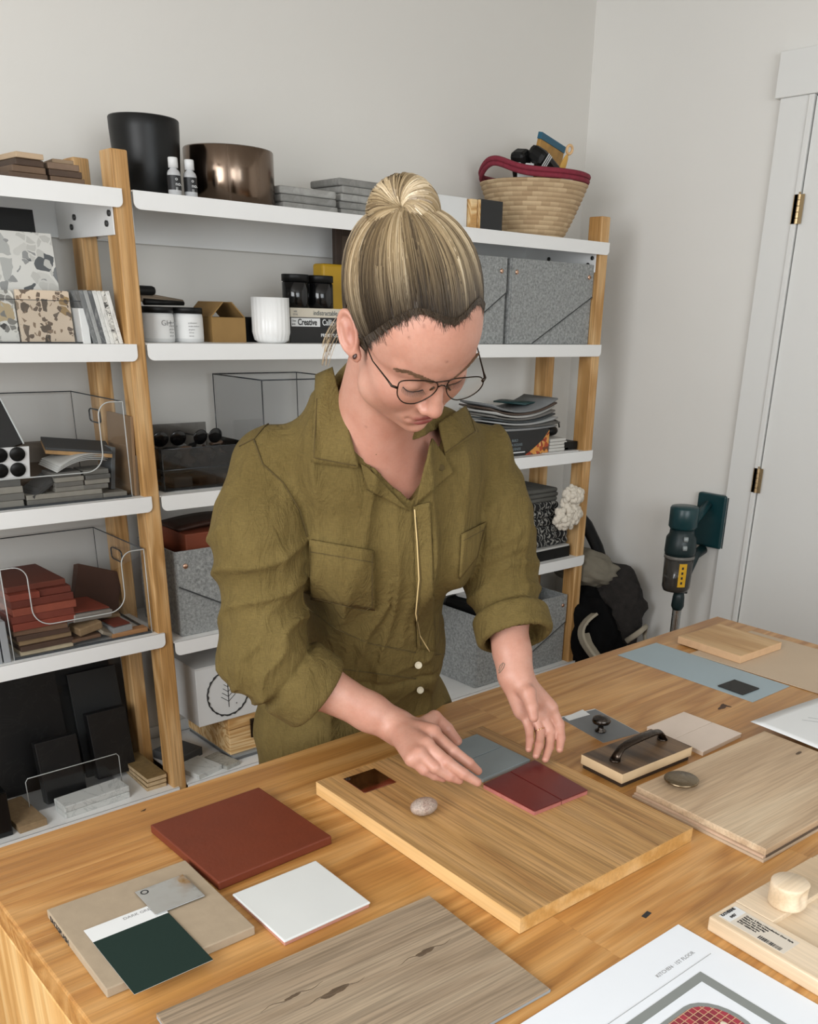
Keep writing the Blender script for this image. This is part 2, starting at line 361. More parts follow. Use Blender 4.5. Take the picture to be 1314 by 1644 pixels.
ORD = ['lowest', 'second from the bottom', 'third from the bottom', 'fourth from the bottom', 'fifth from the bottom', 'sixth from the bottom', 'seventh from the bottom', 'eighth from the bottom']
def item(name, label, cat, x0, x1, y0, y1, z0, h, mat, rz=0, bev=.0015, group=None, rot=None):
    """one plain sample slab or box standing at its base centre"""
    w, d = x1-x0, y1-y0
    o = MB().box(-w/2, w/2, -d/2, d/2, 0, h, bev).build(name, mat, loc=((x0+x1)/2, (y0+y1)/2, z0), rot=rot or (0, 0, rz))
    return tag(o, label, cat, group)
def stack(name, lab, cat, n, x0, x1, y0, y1, z0, h, mats, jit=.004, rj=.03, group=None, gap=0.0004, bev=.0015):
    z = z0
    for k in range(n):
        m = mats[k % len(mats)]; jx, jy = random.uniform(-jit, jit), random.uniform(-jit, jit)
        o = item(name, lab % (ORD[k] if k < n-1 or n == 1 else 'topmost'), cat, x0+jx, x1+jx, y0+jy, y1+jy, z, h, m, random.uniform(-rj, rj), bev, group); z += h+gap
    return z
# ---- top shelf, left bay: brown wood chips
br = [plain(c, .6, var=.25, vs=40) for c in ('5a4534', '6b5440', '4a3729', '7a6350')]
for k in range(3):
    item('wood_sample', 'brown wood sample strip in the left pile on the top shelf, ' + ('lowest', 'middle', 'topmost')[k], 'wood sample', .885+.008*k, .975-.004*k, 2.56, 2.70, ZL[0]+.0145*k, .014, br[k], .02*k, group='brown samples on the top shelf')
    item('wood_sample', 'brown wood sample strip in the right pile on the top shelf, ' + ('lowest', 'middle', 'topmost')[k], 'wood sample', .982, 1.065-.004*k, 2.56, 2.70, ZL[0]+.0145*k, .014, br[(k+1) % 4], -.02*k, group='brown samples on the top shelf')
item('wood_sample', 'pale tan wood sample on the left pile of the top shelf', 'wood sample', .90, .965, 2.55, 2.67, ZL[0]+.0437, .012, plain('b9a083', .6), .05)
item('wood_sample', 'short light brown sample lying across the right pile on the top shelf', 'wood sample', 1.0, 1.05, 2.57, 2.66, ZL[0]+.0437, .009, plain('8a745b', .6), -.1)
o = MB().sphere((0, 0, .02), .02).build('paperweight', M_BLACK, loc=(.815, 2.60, ZL[0])); tag(o, 'small black ball at the far left of the top shelf', 'ornament')
# ---- top shelf, right bay
def place_lathe(name, label, cat, prof, mat, loc, n=40, ripple=None, **k):
    o = MB().lathe(prof, n, ripple=ripple).build(name, mat, loc=loc, **k); return tag(o, label, cat)
M_POT = plain('0b0c0c', .42, var=.25, vs=14, bs=.2, bscale=40, spec=.35, name='black_ceramic')
place_lathe('plant_pot', 'tall black ceramic pot on the top shelf beside the middle post', 'pot', [(1e-4, 0), (.078, 0), (.083, .006), (.086, .08), (.0905, .16), (.091, .186), (.089, .189), (.086, .186), (.084, .15), (.078, .03), (1e-4, .02)], M_POT, (1.300, 2.70, ZR[0]))
M_BRONZE = metal('bronze_bowl', '77675a', .2, (1, 1, .02))
place_lathe('metal_planter', 'wide brushed bronze planter on the top shelf', 'planter', [(1e-4, 0), (.121, 0), (.125, .004), (.125, .139), (.123, .142), (.119, .138), (.119, .01), (1e-4, .008)], M_BRONZE, (1.540, 2.685, ZR[0]), 56)
def bottle(x, y, lab):
    r = empty('dropper_bottle', (x, y, ZR[0])); tag(r, lab, 'bottle', 'small white capped bottles')
    MB().lathe([(1e-4, 0), (.0155, 0), (.017, .002), (.017, .05), (.015, .056), (.009, .062), (.009, .068), (1e-4, .068)], 20).build('bottle_body', plain('b9babb', .2, var=.1), r)
    MB().lathe([(.0174, .012), (.0174, .046)], 20).build('bottle_label', plain('1c1c1e', .5), r)
    for k in range(3): text_obj(('o', 'no.', '||')[k], .012, M_WHITE, r, (-.006, -.0178, .034-.012*k), (PI/2, 0, -.3))
    MB().lathe([(1e-4, .064), (.0125, .064), (.0125, .086), (.011, .088), (1e-4, .088)], 20).build('bottle_cap', M_WHITE, r)
bottle(1.302, 2.556, 'small white capped bottle nearer the black pot'); bottle(1.350, 2.560, 'small white capped bottle nearer the bronze planter')
M_SL = [marble('grey_slab_%d' % k, a, b, 9, .8, .2) for k, (a, b) in enumerate((('9c9b97', '84837f'), ('8f8e8a', '787773'), ('a8a7a3', '8d8c88')))]
stack('stone_sample', 'grey felted stone sample beside the bronze planter, %s of three', 'stone sample', 3, 1.66, 1.855, 2.60, 2.76, ZR[0], .0205, M_SL, .005, .03, 'short stack of grey samples', bev=.005)
stack('stone_sample', 'grey felted stone sample behind the hair bun, %s of five', 'stone sample', 5, 1.875, 2.06, 2.61, 2.77, ZR[0], .0205, M_SL, .004, .03, 'tall stack of grey samples', bev=.005)
item('storage_box', 'long white cardboard box on the top shelf between hair bun and black box', 'box', 2.17, 2.385, 2.60, 2.76, ZR[0], .094, M_WHITE)
bx = item('sample_box', 'glossy black sample box beside the woven basket', 'box', 2.425, 2.53, 2.575, 2.70, ZR[0], .094, M_BLACKGLOSS)
MB().box(-.0535, -.0525, -.062, .062, .002, .092).build('side_panel', M_PINE, bx)
item('wood_sample', 'thin upright wood sample between white box and black box', 'wood sample', 2.39, 2.418, 2.585, 2.70, ZR[0], .092, M_PINE)
# woven basket
def straw():
    m, n, l, b = new_mat('coiled_straw'); tc = n.new('ShaderNodeTexCoord')
    sp = n.new('ShaderNodeSeparateXYZ'); l.new(tc.outputs['Object'], sp.inputs[0])
    at = n.new('ShaderNodeMath'); at.operation = 'ARCTAN2'; l.new(sp.outputs[1], at.inputs[0]); l.new(sp.outputs[0], at.inputs[1])
    cm = n.new('ShaderNodeCombineXYZ'); mu = n.new('ShaderNodeMath'); mu.operation = 'MULTIPLY'; mu.inputs[1].default_value = 1.
    l.new(at.outputs[0], mu.inputs[0]); l.new(mu.outputs[0], cm.inputs[0])
    zz = n.new('ShaderNodeMath'); zz.operation = 'MULTIPLY'; zz.inputs[1].default_value = 1.; l.new(sp.outputs[2], zz.inputs[0]); l.new(zz.outputs[0], cm.inputs[1])
    bt = n.new('ShaderNodeTexBrick'); l.new(cm.outputs[0], bt.inputs[0]); bt.inputs['Scale'].default_value = 1
    bt.inputs['Brick Width'].default_value = .2; bt.inputs['Row Height'].default_value = .0147; bt.inputs['Mortar Size'].default_value = .0006
    for k, c in (('Color1', 'c9b08c'), ('Color2', 'ad9270'), ('Mortar', '9a8060')): bt.inputs[k].default_value = lin(c)
    l.new(bt.outputs['Color'], b.inputs['Base Color']); b.inputs['Roughness'].default_value = .8
    mp = n.new('ShaderNodeMapping'); l.new(cm.outputs[0], mp.inputs[0]); mp.inputs['Scale'].default_value = (60, 8, 1)
    bump(n, l, b, noise(n, l, mp.outputs[0], 2, 2), .5, .002); return m
BX = aty(856, 330, 2.74).x; print('basket', BX)
bk = empty('woven_basket', (BX, 2.74, ZR[0])); tag(bk, 'coiled straw basket with a dark red rim on the top shelf', 'basket')
pr = [(1e-4, .004)]
for k in range(13):
    t0 = k/13; z0 = .19*t0; r0 = .112+.088*t0**.85
    for q in range(5):
        a = q/5; pr.append((r0+.088/13*a+.0045*math.sin(PI*a), z0+.19/13*a))
pr += [(.188, .19), (.178, .15), (.106, .012), (1e-4, .01)]
MB().lathe(pr, 64).build('basket_body', straw(), bk)
M_RED = plain('86283a', .85, var=.25, vs=60, bs=.5, bscale=200, name='red_raffia')
rim = MB()
for off in (0, .015):
    pts = []
    for k in range(97):
        a = 2*PI*k/96; lift = .040*math.exp(-((((a-3.05+PI) % (2*PI))-PI)/.50)**2)+.0*math.exp(-((a-.7)/.5)**2)
        pts.append(((.198+.003*(off > 0))*math.cos(a), (.198+.003*(off > 0))*math.sin(a), .198+off+lift))
    rim.tube(pts, .0088, 8, cap=False)
rim.build('basket_rim', M_RED, bk)
# things in the basket
c = tag(empty('black_case', (BX-.035, 2.66, ZR[0]+.245), rot=(.5, .25, .35)), 'black ribbed pouch lying in the woven basket', 'pouch')
MB().box(-.085, .085, -.04, .04, -.025, .03, .02).build('pouch_body', M_BLACK, c)
for k in range(3): MB().box(-.075+k*.012, -.070+k*.012, -.041, -.0395, -.02, .026).build('stripe', M_WHITE, c)
c = tag(empty('color_packet', (BX+.055, 2.73, ZR[0]+.265), rot=(.15, .12, .25)), 'yellow and blue printed packet standing in the woven basket', 'packet')
MB().box(-.092, .092, -.008, .008, -.10, .055, .002).build('packet_body', plain('b98a3e', .5, var=.4, vs=25), c)
MB().box(-.094, .094, -.009, .009, .055, .077, .001).build('packet_header', plain('1f5a73', .5), c)
c = tag(empty('wooden_spreader', (BX+.055, 2.66, ZR[0]+.23), rot=(.2, .32, 0)), 'light wooden spreader with a ring handle in the basket', 'tool')
MB().sphere((0, 0, 0), (.016, .006, .062)).build('blade', plain('d2a24c', .5), c)
MB().tube([(.014*math.cos(a*PI/8), 0, .078+.014*math.sin(a*PI/8)) for a in range(17)], .005, 8, cap=False).build('ring_handle', plain('dfb684', .5), c)
c = tag(MB().box(-.028, .028, -.03, .03, -.06, .04, .014).build('black_bottle', M_BLACK, loc=(BX-.115, 2.70, ZR[0]+.245), rot=(.1, -.5, .2)), 'black rounded brush end poking up at the left of the basket', 'brush')
tag(MB().lathe([(1e-4, 0), (.016, 0), (.016, .075), (1e-4, .078)], 16).build('cork_jar', plain('b08d58', .6), loc=(BX-.07, 2.64, ZR[0]+.15)), 'small brown jar under the raised rim of the basket', 'jar')
tag(MB().box(-.03, .03, -.003, .003, 0, .09, .001).build('picture_card', M_WHITE, loc=(BX-.12, 2.67, ZR[0]+.15), rot=(0, 0, -.5)), 'white card with a black mark inside the basket handle', 'card')
# ---- second shelf, left bay
z2 = ZL[1]
M_T1 = terrazzo('terrazzo_grey', 'cfcec8', ['a9aaa6', '2f3133', '77797a', 'c3c2bc', '55585a', 'b7b8b4'], 20, .52, ['8d8e8c', 'b9b8b2'])
M_T2 = terrazzo('terrazzo_pink', 'd2bfa8', ['5f5347', '8b7862', '4b4239', '9d8259', '6b5d50'], 38, .62, ['8a745f', '6a5a4c'])
M_T3 = terrazzo('terrazzo_pale', 'd6d4cc', ['c9c8c2', 'b5a27f', '9c9a94', 'c0bfb8', '3b3a38'], 26, .45, ['b0aea6', '7d7b75'])
def lean(name, label, cat, bl, br, t, y, z, mat, th=.012, tilt=.1, ex=0, bev=.001):
    a, b_, c_ = aty(*bl, y), aty(*br, y), aty(*t, y)
    w = b_.x-a.x+ex; h = c_.z-z
    o = MB().box(-w, 0, 0, th, 0, h, bev).build(name, mat, loc=(b_.x, y, z), rot=(-tilt, 0, 0)); return tag(o, label, cat)
lean('black_slab', 'plain black tile standing behind the large grey terrazzo slab', 'tile', (0, 548), (84, 548), (60, 336), 2.70, z2, M_BLACK, .01, .06, .2)
lean('terrazzo_slab', 'large grey terrazzo slab with charcoal chips on the second shelf', 'tile', (0, 548), (108, 548), (60, 372), 2.665, z2, M_T1, .012, .08, .2)
lean('terrazzo_tile', 'small pale terrazzo tile at the left picture edge on the second shelf', 'tile', (0, 548), (33, 548), (20, 466), 2.615, z2, M_T3, .012, .05, .12)
lean('terrazzo_tile', 'beige terrazzo tile with brown chips on the second shelf', 'tile', (37, 548), (121, 548), (75, 466), 2.60, z2, M_T2, .012, .05)
tr = empty('display_tray', (.72, 2.57, z2)); tag(tr, 'clear acrylic tray holding the terrazzo samples on the second shelf', 'tray')
b = MB(); b.box(-.25, .335, 0, .003, .003, .10); b.box(-.25, .335, .003, .15, .002, .004); b.box(.332, .335, .003, .15, .004, .085); b.build('tray_body', M_ACRYL, tr)
b = MB(); b.box(-.25, .335, -.001, .004, 0, .0035); b.box(-.25, .335, 0, .003, .1, .1015); b.build('tray_edge', M_ACRYLDARK, tr)
# row of leaning tiles
px0 = [(127, 152), (140, 160)]
names = [('low white tile standing first in the leaning row', 'd9dad8', 482, 143, .11), ('pale grey tile with a glossy face behind the low white tile', 'bfc1c0', 470, 149, .1)]
cols = ['6c6e6e', '9b9c9a', '555759', 'd2d2ce', 'd9d8d3', 'c6c5bf', 'dcdbd6']
labs = ['dark grey tile leaning in the row beside the middle post, first after the white ones', 'mid grey tile leaning second in the row', 'charcoal tile leaning third in the row', 'white tile leaning fourth in the row', 'white veined tile leaning fifth in the row', 'speckled tile leaning sixth in the row', 'white tile leaning last against the middle post']
tag(MB().box(-.02, 0, 0, .10, 0, .085, .001).build('wall_tile', plain('d9dad8', .3), loc=(aty(148, 551, 2.56).x, 2.565, z2), rot=(0, -.03, 0)), names[0][0], 'tile')
tag(MB().box(-.026, 0, 0, .10, 0, .125, .001).build('wall_tile', plain('c2c4c3', .2), loc=(aty(150, 551, 2.56).x-.002, 2.67, z2), rot=(0, -.03, 0)), names[1][0], 'tile')
xs = aty(151, 551, 2.56).x; k = 0
for k in range(7):
    w = .0115
    m = terrazzo('speckled_tile', 'd8d6cf', ['777571', '4b4a48', 'b1afa9'], 90, .5) if k == 5 else marble('row_tile_%d' % k, cols[k], 'b9b8b4' if k > 2 else '8a8b8a', 14, .5, .03)
    tag(MB().box(-w+.0006, 0, 0, .10, 0, .130, .0012).build('wall_tile', m, loc=(xs+w*(k+1), 2.562, z2+.0005), rot=(0, -.19, 0)), labs[k], 'tile')
# ---- second shelf, right bay
z2 = ZR[1]
def jar(x, y, lab, gh):
    r = empty('paint_jar', (x, y, z2)); tag(r, lab, 'jar', 'white jars with black lids')
    MB().lathe([(1e-4, 0), (.040, 0), (.043, .003), (.043, .07), (.041, .076), (1e-4, .076)], 32).build('jar_body', M_WHITE, r)
    MB().lathe([(.0434, .01), (.0434, .066)], 32).build('jar_label', plain('dcdcda', .55, var=.03), r)
    MB().lathe([(1e-4, .076), (.0435, .076), (.0435, .090), (.042, .092), (1e-4, .092)], 32).build('jar_lid', M_BLACK, r)
    if gh:
        text_obj('GH', .020, M_INK, r, (-.012, -.0452, .044), (PI/2, 0, -.08), align='LEFT', bold=-.0004)
    for q in range(5): text_obj(('professional', 'acrylic medium', 'gel gloss', '237 ml', 'net wt')[q], .0052, M_GREYINK, r, (.012 if gh else -.02, -.044, .050-.0085*q), (PI/2, 0, .35 if gh else -.1))
jar(1.262, 2.64, 'white jar with black lid nearer the middle post', True); jar(1.354, 2.645, 'white jar with black lid nearer the brown carton', False)
b = tag(empty('brush_bundle', (1.27, 2.66, z2+.094), .3), 'black handled brushes lying on the white jars', 'brushes')
for k in range(3):
    bb = MB(); bb.tube([(-.05, -.01+.012*k, .009+.0085*k), (.075+.012*k, -.03+.014*k, .008+.002*k)], [.009, .006], 10); bb.build('brush_handle', plain('8b7c6a', .6) if k else M_BLACK, b)
MB().box(-.10, .0, -.01, .04, .026, .05, .009).build('brush_head', M_BLACK, b)
M_CARD = plain('8f6f3f', .8, var=.12, vs=20, name='kraft_card')
r = empty('open_carton', (1.475, 2.70, z2)); tag(r, 'small open brown cardboard carton between white jars and ribbed cup', 'carton')
b = MB(); w, d, h = .055, .075, .068
b.box(-w, w, -d, -d+.003, 0, h); b.box(-w, w, d-.003, d, 0, h); b.box(-w, -w+.003, -d+.003, d-.003, 0, h); b.box(w-.003, w, -d+.003, d-.003, 0, h); b.box(-w+.003, w-.003, -d+.003, d-.003, 0, .003)
b.build('carton_body', M_CARD, r)
for s in (-1, 1):
    q = MB(); q.box(0, .058, -d+.002, d-.002, -.0015, .0015); q.build('carton_flap', M_CARD, r, loc=(s*w, 0, h), rot=(0, -PI/4 if s < 0 else -PI*3/4, 0))
item('black_box', 'small black box behind the ribbed white cup', 'box', 1.535, 1.60, 2.66, 2.74, z2, .07, M_BLACK)
place_lathe('ribbed_cup', 'white fluted porcelain cup beside the book stack', 'cup', [(1e-4, 0), (.038, 0), (.050, .008), (.0555, .03), (.056, .126), (.0535, .126), (.053, .03), (.03, .012), (1e-4, .011)], plain('ececea', .3, var=.01), (1.602, 2.60, z2), 96, ripple=lambda a, z: 1+(.016*math.cos(24*a) if .006 < z < .12 else 0))
# books
def book(name, label, x0, x1, y0, y1, z, h, col, txt, size, tcol, x_off, rz=0, sx=1, bold=0):
    w, d = x1-x0, y1-y0; r = empty(name, ((x0+x1)/2, (y0+y1)/2, z), rz); tag(r, label, 'book')
    c = MB(); c.box(-w/2, w/2, -d/2, d/2, 0, .002); c.box(-w/2, w/2, -d/2, d/2, h-.002, h); c.box(-w/2, w/2, -d/2, -d/2+.003, .002, h-.002, .0); c.build('cover', plain(col, .4, var=.03), r)
    MB().box(-w/2+.003, w/2-.003, -d/2+.003, d/2-.004, .002, h-.002).build('pages', plain('dcd6c6', .8), r)
    if txt: text_obj(txt, size, tcol, r, (-w/2+x_off, -d/2-.0006, h/2-size*.33), (PI/2, 0, 0), sx=sx, bold=bold)
    return r
b1 = book('paperback_book', 'black book PRINCIPLES at the bottom of the book stack', 1.668, 1.89, 2.60, 2.76, z2, .045, '101011', 'PRINCIPLES', .0135, M_WHITE, .112, bold=.0003)
b2 = book('paperback_book', 'black and white book Creative Calling in the middle of the stack', 1.672, 1.90, 2.60, 2.76, z2+.0455, .028, '18181a', None, .02, M_INK, .03)
MB().box(-.113, -.008, -.0812, -.0803, .002, .026, .0).build('title_panel', M_WHITE, b2)
text_obj('Creative', .0245, M_INK, b2, (-.090, -.0816, .0065), (PI/2, 0, 0), sx=.82, bold=.0006)
text_obj('Calling', .0245, M_WHITE, b2, (.000, -.0812, .0065), (PI/2, 0, 0), sx=.82, bold=.0003)
text_obj('Chase', .0075, M_INK, b2, (-.111, -.0816, .0155), (PI/2, 0, 0), sx=.8); text_obj('Jarvis', .0075, M_INK, b2, (-.111, -.0816, .0065), (PI/2, 0, 0), sx=.8)
b3 = book('paperback_book', 'cream book indistractable on top of the book stack', 1.672, 1.895, 2.60, 2.76, z2+.074, .026, 'c9c1b0', 'indistractable', .0195, plain('37474f', .6), .082, sx=.86)
text_obj('NIR', .0075, M_GREYINK, b3, (-.10, -.0806, .0135), (PI/2, 0, 0)); text_obj('EYAL', .0075, M_GREYINK, b3, (-.102, -.0806, .005), (PI/2, 0, 0))
for k, (x, lab) in enumerate(((1.722, 'black glossy jar on the cream book, nearer the cup'), (1.812, 'black glossy jar on the cream book, nearer the yellow box'))):
    r = empty('black_jar', (x, 2.645, z2+.1002)); tag(r, lab, 'jar', 'black jars on the books')
    MB().lathe([(1e-4, 0), (.038, 0), (.041, .003), (.041, .07), (.036, .074), (1e-4, .074)], 32).build('jar_body', M_BLACKGLOSS, r)
    MB().lathe([(1e-4, .074), (.041, .074), (.041, .092), (.040, .094), (1e-4, .094)], 40, ripple=lambda a, z: 1+.012*math.cos(30*a)).build('jar_lid', M_BLACK, r)
yb = item('storage_box', 'yellow box standing behind the black jars', 'box', 1.89, 2.05, 2.74, 2.80, z2, .235, plain('b8901a', .5, var=.05), bev=.008)
fr = empty('framed_board', (2.075, 2.80, z2+.0)); tag(fr, 'dark brown wooden frame behind the yellow box', 'picture frame')
b = MB(); b.box(-.09, -.065, 0, .02, 0, .35, .002); b.box(.065, .09, 0, .02, 0, .35, .002); b.box(-.065, .065, 0, .02, .325, .35, .002); b.box(-.065, .065, 0, .02, 0, .025, .002); b.build('frame', plain('3b2c22', .6, var=.3, vs=30), fr)
MB().box(-.065, .065, .006, .014, .025, .325).build('board', plain('54463a', .7), fr)
# felt bins
M_FELT_SHADE = plain('3d3e3e', .95, name='felt_shade'); M_SNAP = metal('rose_snap', 'd9b29a', .3)
def felt_bin(x0, x1, y0, y1, z, h, lab, rz=0, flip=False, sag=0, snaps=(1, 1)):
    w, d = x1-x0, y1-y0; r = empty('felt_bin', ((x0+x1)/2, (y0+y1)/2, z), rz); tag(r, lab, 'storage bin')
    t = .006
    b = MB(); b.box(-w/2, w/2, -d/2, -d/2+t, 0, h, .0028); b.box(-w/2, w/2, d/2-t, d/2, 0, h, .0028); b.box(-w/2, -w/2+t, -d/2+t, d/2-t, 0, h-.001, .0028); b.box(w/2-t, w/2, -d/2+t, d/2-t, 0, h-.001, .0028); b.box(-w/2+t, w/2-t, -d/2+t, d/2-t, 0, t)
    b.build('bin_body', M_FELT, r)
    # diagonal wrap panel on the front
    s = -1 if flip else 1
    poly = [(-s*w*.49, h*.998), (s*w*.495, h*.998), (s*w*.495, h*.60), (-s*w*.22, .004), (-s*w*.49, .004)]
    q = MB(); vs = poly if s > 0 else poly[::-1]
    q.prism([(a, b_) for a, b_ in vs], 0, .005, 0, Matrix.Translation((0, -d/2-.0002, 0)) @ Matrix.Rotation(PI/2, 4, 'X')); q.build('wrap_panel', M_FELT, r)
    MB().tube([(s*w*.495, -d/2-.0052, h*.60), (-s*w*.22, -d/2-.0052, .004)], .0022, 5).build('wrap_shade', M_FELT_SHADE, r)  # dark tube paints the shadow line along the flap's diagonal
    for k, sx in enumerate((-1, 1)):
        if snaps[k]:
            MB().lathe([(1e-4, .0035), (.007, .003), (.0085, 0), (1e-4, 0)], 16, M=Matrix.Translation((sx*(w/2-.028), -d/2-.005, h-.045)) @ Matrix.Rotation(PI/2, 4, 'X')).build('snap_button', M_SNAP, r)
    return r
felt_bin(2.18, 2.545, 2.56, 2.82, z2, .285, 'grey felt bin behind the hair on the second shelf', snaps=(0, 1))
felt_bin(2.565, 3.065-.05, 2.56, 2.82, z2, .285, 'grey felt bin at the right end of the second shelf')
# ---- clear bins
def clear_bin(x0, x1, y0, y1, z, h, lab, scoop=.35, sl=.06, sr=.07):
    w, d = x1-x0, y1-y0; r = empty('acrylic_bin', ((x0+x1)/2, (y0+y1)/2, z)); tag(r, lab, 'storage bin')
    t = .003; b = MB()
    zb = h*scoop
    edge = [(-w/2, h), (-w/2+sl*.5, h)]
    n = 8
    for k in range(n+1): a = PI/2*k/n; edge.append((-w/2+sl*.5+.035*math.sin(a), h-.035+.035*math.cos(a)))
    for k in range(n+1): a = PI/2*k/n; edge.append((-w/2+sl*.5+.035+.05*(1-math.cos(a)), zb+.05-.05*math.sin(a)))
    for k in range(n+1): a = PI/2*k/n; edge.append((w/2-sr*.5-.035-.05+.05*math.sin(a), zb+.05-.05*math.cos(a)))
    for k in range(n+1): a = PI/2*k/n; edge.append((w/2-sr*.5-.035*math.cos(a), h-.035+.035*math.sin(a)))
    edge += [(w/2, h)]
    # front wall as strips under the scooped edge
    for (xa, za), (xb, zb2) in zip(edge[:-1], edge[1:]):
        if xb-xa > 1e-5: b.add([(xa, -d/2, 0), (xb, -d/2, 0), (xb, -d/2, zb2), (xa, -d/2, za)], [(0, 1, 2, 3)])
    b.add([(-w/2, d/2, 0), (w/2, d/2, 0), (w/2, d/2, h), (-w/2, d/2, h)], [(0, 1, 2, 3)])
    for s in (-1, 1): b.add([(s*w/2, -d/2, 0), (s*w/2, d/2, 0), (s*w/2, d/2, h), (s*w/2, -d/2, h)], [(0, 1, 2, 3)])
    b.add([(-w/2, -d/2, .002), (w/2, -d/2, .002), (w/2, d/2, .002), (-w/2, d/2, .002)], [(0, 1, 2, 3)])
    b.build('bin_wall', M_ACRYL, r)
    q = MB(); q.tube([(x, -d/2, z_) for x, z_ in edge], .0017, 6, cap=False)
    for s in (-1, 1): q.tube([(s*w/2, -d/2, 0), (s*w/2, -d/2, h)], .0015, 6)
    q.build('front_rim', M_ACRYLRIM, r)
    q = MB(); q.tube([(-w/2, -d/2, h), (-w/2, d/2, h), (w/2, d/2, h), (w/2, -d/2, h)], .0017, 6)
    q.box(-w/2-.001, w/2+.001, -d/2-.001, -d/2+.003, 0, .006); q.box(w/2-.003, w/2+.001, -d/2+.003, d/2, 0, .006); q.tube([(w/2, d/2, 0), (w/2, d/2, h)], .001, 6)
    q.build('back_rim', M_ACRYLDARK, r)
    for s in (-1, 1):
        q = MB(); pts = []
        for k in range(25):
            a = 2*PI*k/24; pts.append((s*w/2, .02+.038*max(-1, min(1, 1.25*math.cos(a))), h-.055+.018*max(-1, min(1, 1.2*math.sin(a)))))
        q.tube(pts, .0022, 6, cap=False); q.build('handle_slot', M_ACRYLDARK, r)
    return r
z3 = ZL[2]; z4 = ZL[3]
clear_bin(.62, 1.100, 2.556, 2.915, z3, .256, 'clear acrylic bin of grey tile samples on the middle left shelf', .30)
clear_bin(.722, 1.117, 2.556, 2.915, z4, .253, 'clear acrylic bin of red tile samples on the fourth left shelf', .33)
# ---- in the upper clear bin: grey samples
GT = [plain(c, .6, var=.15, vs=40) for c in ('7d7a72', '6b6963', '8b877d', '5c5b57')]
zt = z3+.003
stack('wall_tile', 'grey tile in the left pile of the upper clear bin, %s', 'tile', 4, .66, .812, 2.565, 2.64, zt, .0175, GT, .003, .02, 'left grey tile pile')
stack('wall_tile', 'long grey tile flat on the floor of the upper clear bin, %s', 'tile', 2, .818, 1.02, 2.565, 2.635, zt, .013, GT[1:], .003, .01, 'long grey tiles')
item('wall_tile', 'grey tile flat at the right wall of the upper clear bin', 'tile', 1.022, 1.09, 2.565, 2.64, zt, .013, GT[0])
for j, (xa, xb, q) in enumerate(((.895, .972, 'left'), (.976, 1.045, 'right'))):
    stack('wall_tile', 'small grey tile in the ' + q + ' short pile on the long tiles, %s', 'tile', 4, xa, xb, 2.568, 2.64, zt+.0265, .0125, GT[j:], .005, .04, q + ' short grey pile')
for k in range(3):
    item('wall_tile', 'dark grey tile tilted between the piles in the upper clear bin, ' + ('front', 'middle', 'back')[k], 'tile', .825+.012*k, .895+.012*k, 2.57+.006*k, 2.64, zt+.034+.008*k, .010, plain('3d3d3c', .6, var=.15, vs=40), rot=(.1, -.5, .2))
dk = empty('sample_board', (.76, 2.566, zt+.073), rot=(.30, 0, 0)); tag(dk, 'white sample card with rows of black round chips in the upper clear bin', 'sample card')
MB().box(-.10, .075, -.001, .001, 0, .085).build('card', M_WHITE, dk)
for j in range(2):
    for k in range(4): MB().lathe([(1e-4, 0), (.019, 0), (.019, .004), (1e-4, .004)], 20, M=Matrix.Translation((.045-.043*k, -.001, .025+.042*j)) @ Matrix.Rotation(PI/2, 4, 'X')).build('round_chip', M_BLACK, dk)
tb = tag(empty('tablet_sample', (.80, 2.63, zt+.155), rot=(-.25, -.28, 0)), 'black glossy framed sample leaning in the upper clear bin', 'sample')
MB().box(-.16, .045, -.006, .006, -.02, .115, .003).build('sample_panel', M_BLACKGLOSS, tb); MB().box(.044, .048, -.007, .007, -.02, .115, .001).build('side_edge', M_ACRYLRIM, tb)
pk = MB()
def curl(u, v): return (.0+.15*u, .09*v, .015*math.sin(PI*u)*(1-.6*v)+.012*v)
for k in range(4): pk.grid(lambda u, v, k=k: (curl(u, v)[0]+.004*k, curl(u, v)[1], curl(u, v)[2]+.004*k), 10, 4)
tag(pk.build('paper_bundle', plain('a9a9a5', .7, var=.15, vs=30), loc=(.905, 2.565, zt+.079), rot=(0, -.12, .15), solid=.0015), 'bundle of pale grey curled sample sheets in the upper clear bin', 'paper bundle')
bs = tag(empty('wood_sample', (1.0, 2.66, zt+.125), rot=(.12, .10, -.25)), 'charcoal faced board with raw wood edge on top in the upper clear bin', 'wood sample')
MB().box(-.085, .085, -.06, .06, -.006, .004, .001).build('board_core', plain('a98455', .7, var=.3, vs=60), bs); MB().box(-.085, .085, -.06, .06, .0041, .011, .001).build('board_face', plain('37393a', .6), bs)
item('wood_sample', 'wide brown panel lying behind the grey tiles in the upper clear bin', 'wood sample', .80, 1.0, 2.68, 2.82, zt+.05, .012, plain('5c4f42', .7), rot=(.25, 0, .1))
item('wall_tile', 'grey tile standing on edge at the right side of the upper clear bin', 'tile', 1.06, 1.072, 2.60, 2.68, zt+.015, .115, plain('565a5c', .3), rot=(0, .12, 0))
item('wall_tile', 'grey cloth covered sample behind the brown panel in the upper clear bin', 'tile', .86, 1.02, 2.80, 2.86, zt, .125, plain('6f665c', .8), bev=.012)
item('wall_tile', 'dark rounded sample at the back left of the upper clear bin', 'tile', .72, .83, 2.80, 2.87, zt, .15, plain('4b433b', .7), bev=.03)
for k in range(2):
    tag(MB().box(-.004, .004, 0, (.16, .12)[k], 0, (.215, .11)[k], .0008).build('board_sample', plain(('8a6f52', '6a5a48')[k], .6), loc=((1.113, 1.119)[k], 2.56, z3+.001), rot=(0, .05, 0)), ('tall brown board leaning between the upper clear bin and the middle post', 'short brown board leaning behind the tall brown board')[k], 'board')
